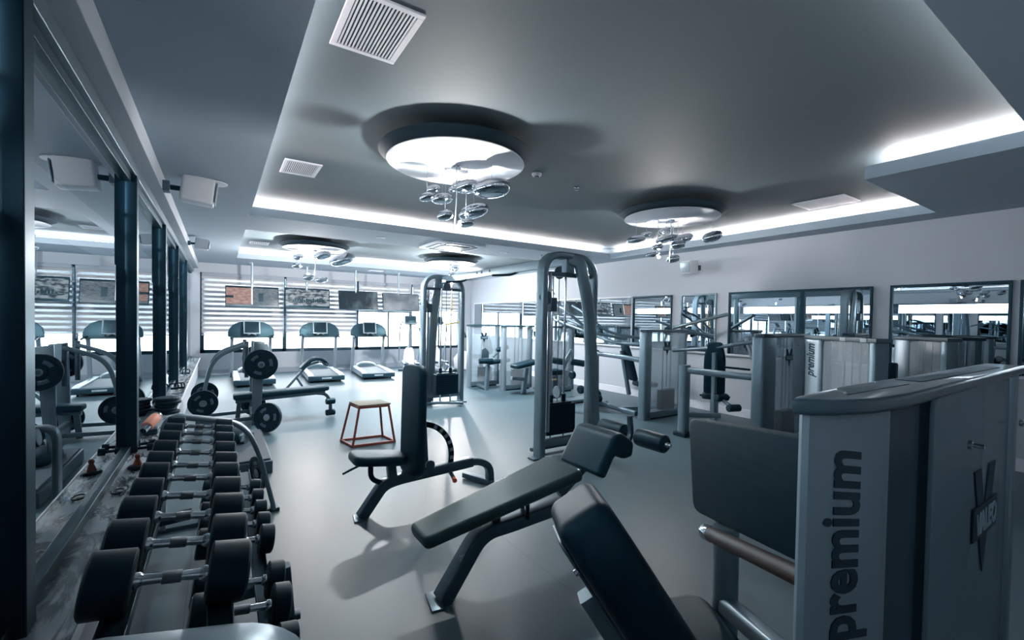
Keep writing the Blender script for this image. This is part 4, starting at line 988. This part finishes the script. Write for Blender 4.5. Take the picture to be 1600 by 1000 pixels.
# row / lever machine around tower at (5.7,4.85)
def seat_unit(t, o, c, face, h=.48, back=.62, lean=.12, w=.30):
    """seat pad + tilted backrest + post, sitter looks along face"""
    f = Vector((*face,0)).normalized(); c = Vector((*c,0)); sid = Vector((-f.y,f.x,0))
    MB(o).slab(rrect(.38,w+.06,.07,4),.08,frame(c+Vector((0,0,h)),f,(0,0,1)) @ Matrix.Translation((0,0,-.04)),.03).build('seat','vinyl',t)
    b0 = c-f*.22+Vector((0,0,h+.06)); bd = (Vector((0,0,1))-f*lean).normalized()
    MB(o).slab(rounded([(0,-w*.5),(0,w*.5),(back*.7,w*.5),(back,w*.34),(back,-w*.34),(back*.7,-w*.5)],.05),.09,frame(b0,bd,f) @ Matrix.Translation((0,0,-.045)),.035).build('backrest','vinyl',t)
    MB(o).bar(c-f*.05+Vector((0,0,.03)), c-f*.05+Vector((0,0,h-.04)), .09,.09,up=(0,1,0)).build('seat_post','silver',t)
    MB(o).bar(b0-f*.08+Vector((0,0,-.25)), b0-f*.08+bd*back*.8, .06,.06,up=(0,1,0)).build('back_post','silver',t)
    MB(o).bar(c-f*.45+Vector((0,0,.04)), c+f*.45+Vector((0,0,.04)), .08,.06).build('base_beam','silver',t)
    MB(o).tube([c-sid*.22+Vector((0,0,h-.02))+f*.1, c+sid*.22+Vector((0,0,h-.02))+f*.1],.016,8).build('seat_handle','rubber',t)

t = thing('lever_press_machine','seated lever press machine with emblem tower and curved arms, right of the near cable column','weight machine',(5.7,5.3,0)); o = (5.7,5.3,0)
m, F = tower(t, o, 5.74, 4.85, 0., 1.08, .15, 1.475, text=False, colw=.17, recess=.02, colmat='silver')
MB(o).sweep([(5.88,6.15,0),(5.88,6.15,1.06)], rrect(.12,.12,.03),(0,1,0)).build('outer_post','silver',t)
MB(o).sweep(fillet([(5.88,6.15,1.0),(5.84,5.3,.98),(5.84,5.0,.96)],.1), rrect(.08,.08,.025)).build('guard_bar','silver',t)
MB(o).sweep(fillet([(5.86,6.1,.10),(5.84,5.1,.06)],.1), rrect(.08,.08,.02)).build('lower_beam','gunmetal',t)
seat_unit(t, o, (6.45,5.45), (.9,-.42), .48, .70, .28)
for s in (-1,1):
    MB(o).tube(fillet([(5.9,4.95,1.22),(5.85,5.7,1.22),(5.95+s*.15,6.6,1.46),(5.9+s*.2,7.2,1.62)],.3,6),.03,12).build('lever_arm','silver',t)
    MB(o).tube(fillet([(6.1+s*.2,5.4,1.30),(5.85+s*.2,6.0,1.38),(5.7+s*.2,6.5,1.75),(5.75+s*.2,6.9,1.9)],.25,6),.026,12).build('press_arm','gunmetal',t)
    MB(o).tube([(5.7+s*.2,6.3,1.32),(5.95+s*.2,6.2,1.30)],.035,12).build('hand_grip','rubber',t)
for y in (5.9,6.25):
    MB(o).lathe([(0,-.05),(.05,-.05),(.07,-.03),(.07,.03),(.05,.05),(0,.05)],(5.75+(y-5.9)*.9,y,.20),(1,-.2,0),20).build('cable_ball','rubber',t)
    MB(o).tube([(5.75+(y-5.9)*.9,y,.25),(5.75+(y-5.9)*.9,y+.02,.95)],.005,6).build('pull_cable','cable',t)
MB(o).slab(rrect(.5,.16,.06),.09,Matrix.Translation((5.85,6.05,.03)),.02).build('cable_base','silver_light',t)
MB(o).tube([(6.6,5.0,1.5),(7.1,4.3,1.75)],.03,12).build('top_lever','silver',t)

t = thing('seated_press_machine','seated machine with tall black backrest between a pale post and an emblem tower','weight machine',(5.7,3.5,0)); o = (5.7,3.5,0)
m, F = tower(t, o, 5.60, 2.92, 0., 1.12, .15, 1.475, text=False, colw=.34, recess=.02, colmat='silver')
bolts(t, F, [(.45,1.32),(.85,1.32)])
MB(o).sweep([(5.50,3.95,0),(5.50,3.95,1.0)], rrect(.13,.13,.035),(0,1,0)).build('outer_post','silver',t)
MB(o).box((5.50,3.95,.03),(.2,.2,.06)).build('post_foot','rubber',t,bevel=.01)
MB(o).sweep(fillet([(5.50,3.95,.93),(5.60,3.4,.92),(5.72,2.95,.92)],.2), rrect(.085,.085,.025)).build('guard_bar','silver',t)
MB(o).sweep(fillet([(5.50,3.95,.30),(5.9,3.65,.30)],.1), rrect(.07,.07,.02)).build('lower_beam','silver',t)
MB(o).tube(fillet([(5.75,2.98,.35),(5.72,3.2,.1),(5.70,3.5,.05)],.1),.03,10).build('curved_brace','silver',t)
seat_unit(t, o, (6.50,4.12), (.85,.5), .46, .80, .12)
for s in (-1,1):
    r2 = roller(MB(o),(6.0+s*.05,3.60+s*.12,.48+.05*s),(1,-.3,0),.2,.05); r2.build('leg_roller','vinyl',t)
MB(o).tube(fillet([(5.95,3.48,.43),(6.05,3.72,.50),(6.42,4.0,.40)],.08),.024,10).build('roller_arm','silver',t)
MB(o).tube(fillet([(5.95,4.5,1.16),(6.2,4.0,1.22),(6.5,3.4,1.36),(6.7,3.2,1.42)],.2),.028,12).build('lever_arm','silver',t)
MB(o).tube(fillet([(6.6,3.7,1.38),(6.6,3.6,1.1),(6.6,3.5,.92)],.05),.03,12).build('hand_lever','silver_light',t)
MB(o).tube(fillet([(6.25,3.85,1.12),(6.25,3.85,.95),(6.55,3.6,.92)],.04),.016,8).build('hand_grip','rubber',t)

t = thing('abductor_machine','weight machine with lettered silver column and a cap carrying two pale stickers','weight machine',(5.4,2.1,0)); o = (5.4,2.1,0)
d_ = R(222)
# the visible long face looks to the camera side: mirrored run from the near end
m, F = tower(t, o, 5.74, 2.52, R(242), .92, .16, 1.475, text=True, logo=False, colw=.24, recess=.12)
for x in (.70,.95):
    MB().box((x-.15,-.012,1.452),(.07,.004,.035),m).build('sticker','sticker',t)
seat_unit(t, o, (4.95,2.65), (.6,.8), .42, .5) if False else None
t = thing('lat_machine','silver weight tower standing close to the right wall, right of the others','weight machine',(7.0,1.8,0)); o = (7.0,1.8,0)
m, F = tower(t, o, 7.18, 2.12, R(240), .66, .16, 1.475, text=False, logo=False, colw=.2, recess=.1)
MB(o).box((6.62,2.05,.62),(.10,.28,1.1)).build('back_pad','vinyl',t,bevel=.02)
MB(o).bar((6.7,2.05,.06),(7.1,1.9,.06),.08,.06).build('base_beam','silver',t)

# far group: leg curl machines
t = thing('leg_curl_machine','far weight machine with emblem tower and small dark leg pads in front','weight machine',(5.2,9.1,0)); o = (5.2,9.1,0)
m, F = tower(t, o, 4.86, 9.25, 0., .84, .15, 1.475, text=False, colw=.09, recess=.02, frost='frosted')
MB(o).slab(rrect(.55,.24,.05),.08,Matrix.Translation((5.35,8.75,.60)) @ Matrix.Rotation(R(-6),4,'Y'),.03).build('bench_pad','vinyl',t)
MB(o).bar((5.05,8.75,.0),(5.08,8.75,.58),.08,.08,up=(0,1,0)).build('support_post','silver',t)
MB(o).bar((5.5,8.75,.0),(5.45,8.75,.55),.08,.08,up=(0,1,0)).build('support_post','silver',t)
roller(MB(o),(5.52,8.85,.92),(1,-.3,.35),.30,.055).build('leg_roller','vinyl',t)
roller(MB(o),(5.0,8.7,.66),(1,-.2,0),.34,.06).build('leg_roller','vinyl',t)
MB(o).tube([(5.3,8.9,.72),(5.45,8.85,.88)],.025,10).build('roller_arm','silver',t)
MB(o).slab([(0,0),(.2,0),(.2,.15),(.1,.24),(.02,.2)],.03,Matrix(((1,0,0,5.05),(0,0,1,9.0),(0,1,0,.70),(0,0,0,1))),.004).build('cam_plate','gunmetal',t)
MB(o).bar((5.05,8.75,.05),(5.1,9.25,.05),.08,.06).build('base_beam','silver',t)
t = thing('leg_extension_machine','far weight machine with two pale stickers on its dark cap and a tilted seat pad','weight machine',(5.8,8.3,0)); o = (5.8,8.3,0)
m, F = tower(t, o, 5.30, 8.45, 0., .80, .15, 1.475, text=False, logo=False, colw=.10, recess=.02)
MB().box((.25,-.02,1.452),(.14,.004,.03),m).build('sticker','sticker',t); MB().box((.62,-.02,1.452),(.09,.004,.03),m).build('sticker','sticker',t)
MB(o).sweep([(5.98,8.05,0),(5.98,8.05,1.46)], rrect(.12,.12,.03),(0,1,0)).build('front_post','silver',t)
MB(o).slab(rrect(.60,.34,.06),.09,Matrix.Translation((5.55,7.95,.60)) @ Matrix.Rotation(R(-10),4,'Y'),.035).build('seat','vinyl_soft',t)
MB(o).bar((5.50,7.95,.0),(5.58,7.95,.56),.09,.09,up=(0,1,0)).build('support_post','silver',t)
MB(o).tube(fillet([(5.5,7.8,.06),(5.75,7.7,.06),(6.0,7.9,.06),(5.98,8.2,.06)],.1),.03,10).build('floor_loop','silver',t)
MB(o).bar((5.2,7.95,.36),(5.55,7.95,.30),.07,.07).build('lower_beam','silver',t)
t = thing('biceps_machine','far weight machine seen between the bars of the near cable column, two rollers in front','weight machine',(6.2,7.4,0)); o = (6.2,7.4,0)
m, F = tower(t, o, 6.05, 7.75, 0., .72, .15, 1.475, text=False, logo=False, colw=.09, recess=.02)
for x,y,z in ((5.15,6.35,.86),(5.50,6.2,.83)):
    roller(MB(o),(x,y,z),(.6,-.7,-.1),.26,.06).build('arm_roller','vinyl',t)
MB(o).sweep(fillet([(5.3,6.35,.83),(5.6,6.5,1.05),(5.9,6.9,.95),(6.0,7.3,.4)],.12), rrect(.05,.05,.015),(0,1,0)).build('roller_arm','silver',t)
MB(o).slab(rrect(.4,.34,.07),.1,Matrix.Translation((5.7,7.15,.5)),.03).build('seat','vinyl',t)
MB(o).bar((5.7,7.15,0),(5.7,7.15,.46),.12,.12,up=(0,1,0)).build('seat_post','gunmetal_dark',t)
MB(o).box((5.6,7.0,.42),(.10,.02,.03)).build('yellow_lever','yellow',t)
MB(o).slab(rrect(1.1,.35,.1),.05,Matrix.Translation((5.9,6.7,.02)),.015).build('floor_frame','silver',t)
for y in (6.35,6.6): roller(MB(o),(5.72,y,.30+(y-6.35)),(1,.1,0),.08,.08).build('counterweight','rubber',t)

# ------------------------------------------------------------------ light
w = bpy.data.worlds.new('World'); scene.world = w; w.use_nodes = True
bg = w.node_tree.nodes['Background']; bg.inputs[0].default_value = (.92,.95,1,1); bg.inputs[1].default_value = 14
def portal(loc, sx, sy, rot):
    l = bpy.data.lights.new('sky_portal','AREA'); l.shape = 'RECTANGLE'; l.size = sx; l.size_y = sy; l.cycles.is_portal = True
    o = bpy.data.objects.new('sky_portal', l); COL.objects.link(o); o.location = loc; o.rotation_euler = rot
portal(((MX[0]+MX[4])/2, YF+.12, (ZS+ZT)/2), MX[4]-MX[0], ZT-ZS, (-PI/2,0,0))

# ------------------------------------------------------------------ camera
yaw, pitch, roll = R(33.142), R(-1.16), R(.979)
f = Vector((math.sin(yaw)*math.cos(pitch), math.cos(yaw)*math.cos(pitch), math.sin(pitch)))
r = Vector((math.cos(yaw), -math.sin(yaw), 0)); u = r.cross(f)
r2 = r*math.cos(roll)+u*math.sin(roll); u2 = u*math.cos(roll)-r*math.sin(roll)
cam = bpy.data.cameras.new('Camera'); co = bpy.data.objects.new('Camera', cam); COL.objects.link(co)
mw = Matrix((r2, u2, -f)).transposed().to_4x4(); mw.translation = (0,0,1.6); co.matrix_world = mw
cam.sensor_fit = 'HORIZONTAL'; cam.sensor_width = 36; cam.lens = 36*700.6/1600; cam.shift_y = 13.5/1600; cam.clip_start = .02
scene.camera = co
vs = scene.view_settings; scene.display_settings.display_device = 'sRGB'
vs.view_transform = 'Standard'; vs.look = 'None'; vs.exposure = .58; vs.gamma = 1.; vs.use_curve_mapping = False
cy = scene.cycles; cy.max_bounces = 10; cy.diffuse_bounces = 5; cy.glossy_bounces = 6; cy.transparent_max_bounces = 24; cy.use_denoising = True
cy.sample_clamp_indirect = 6; cy.caustics_reflective = True; cy.blur_glossy = .5
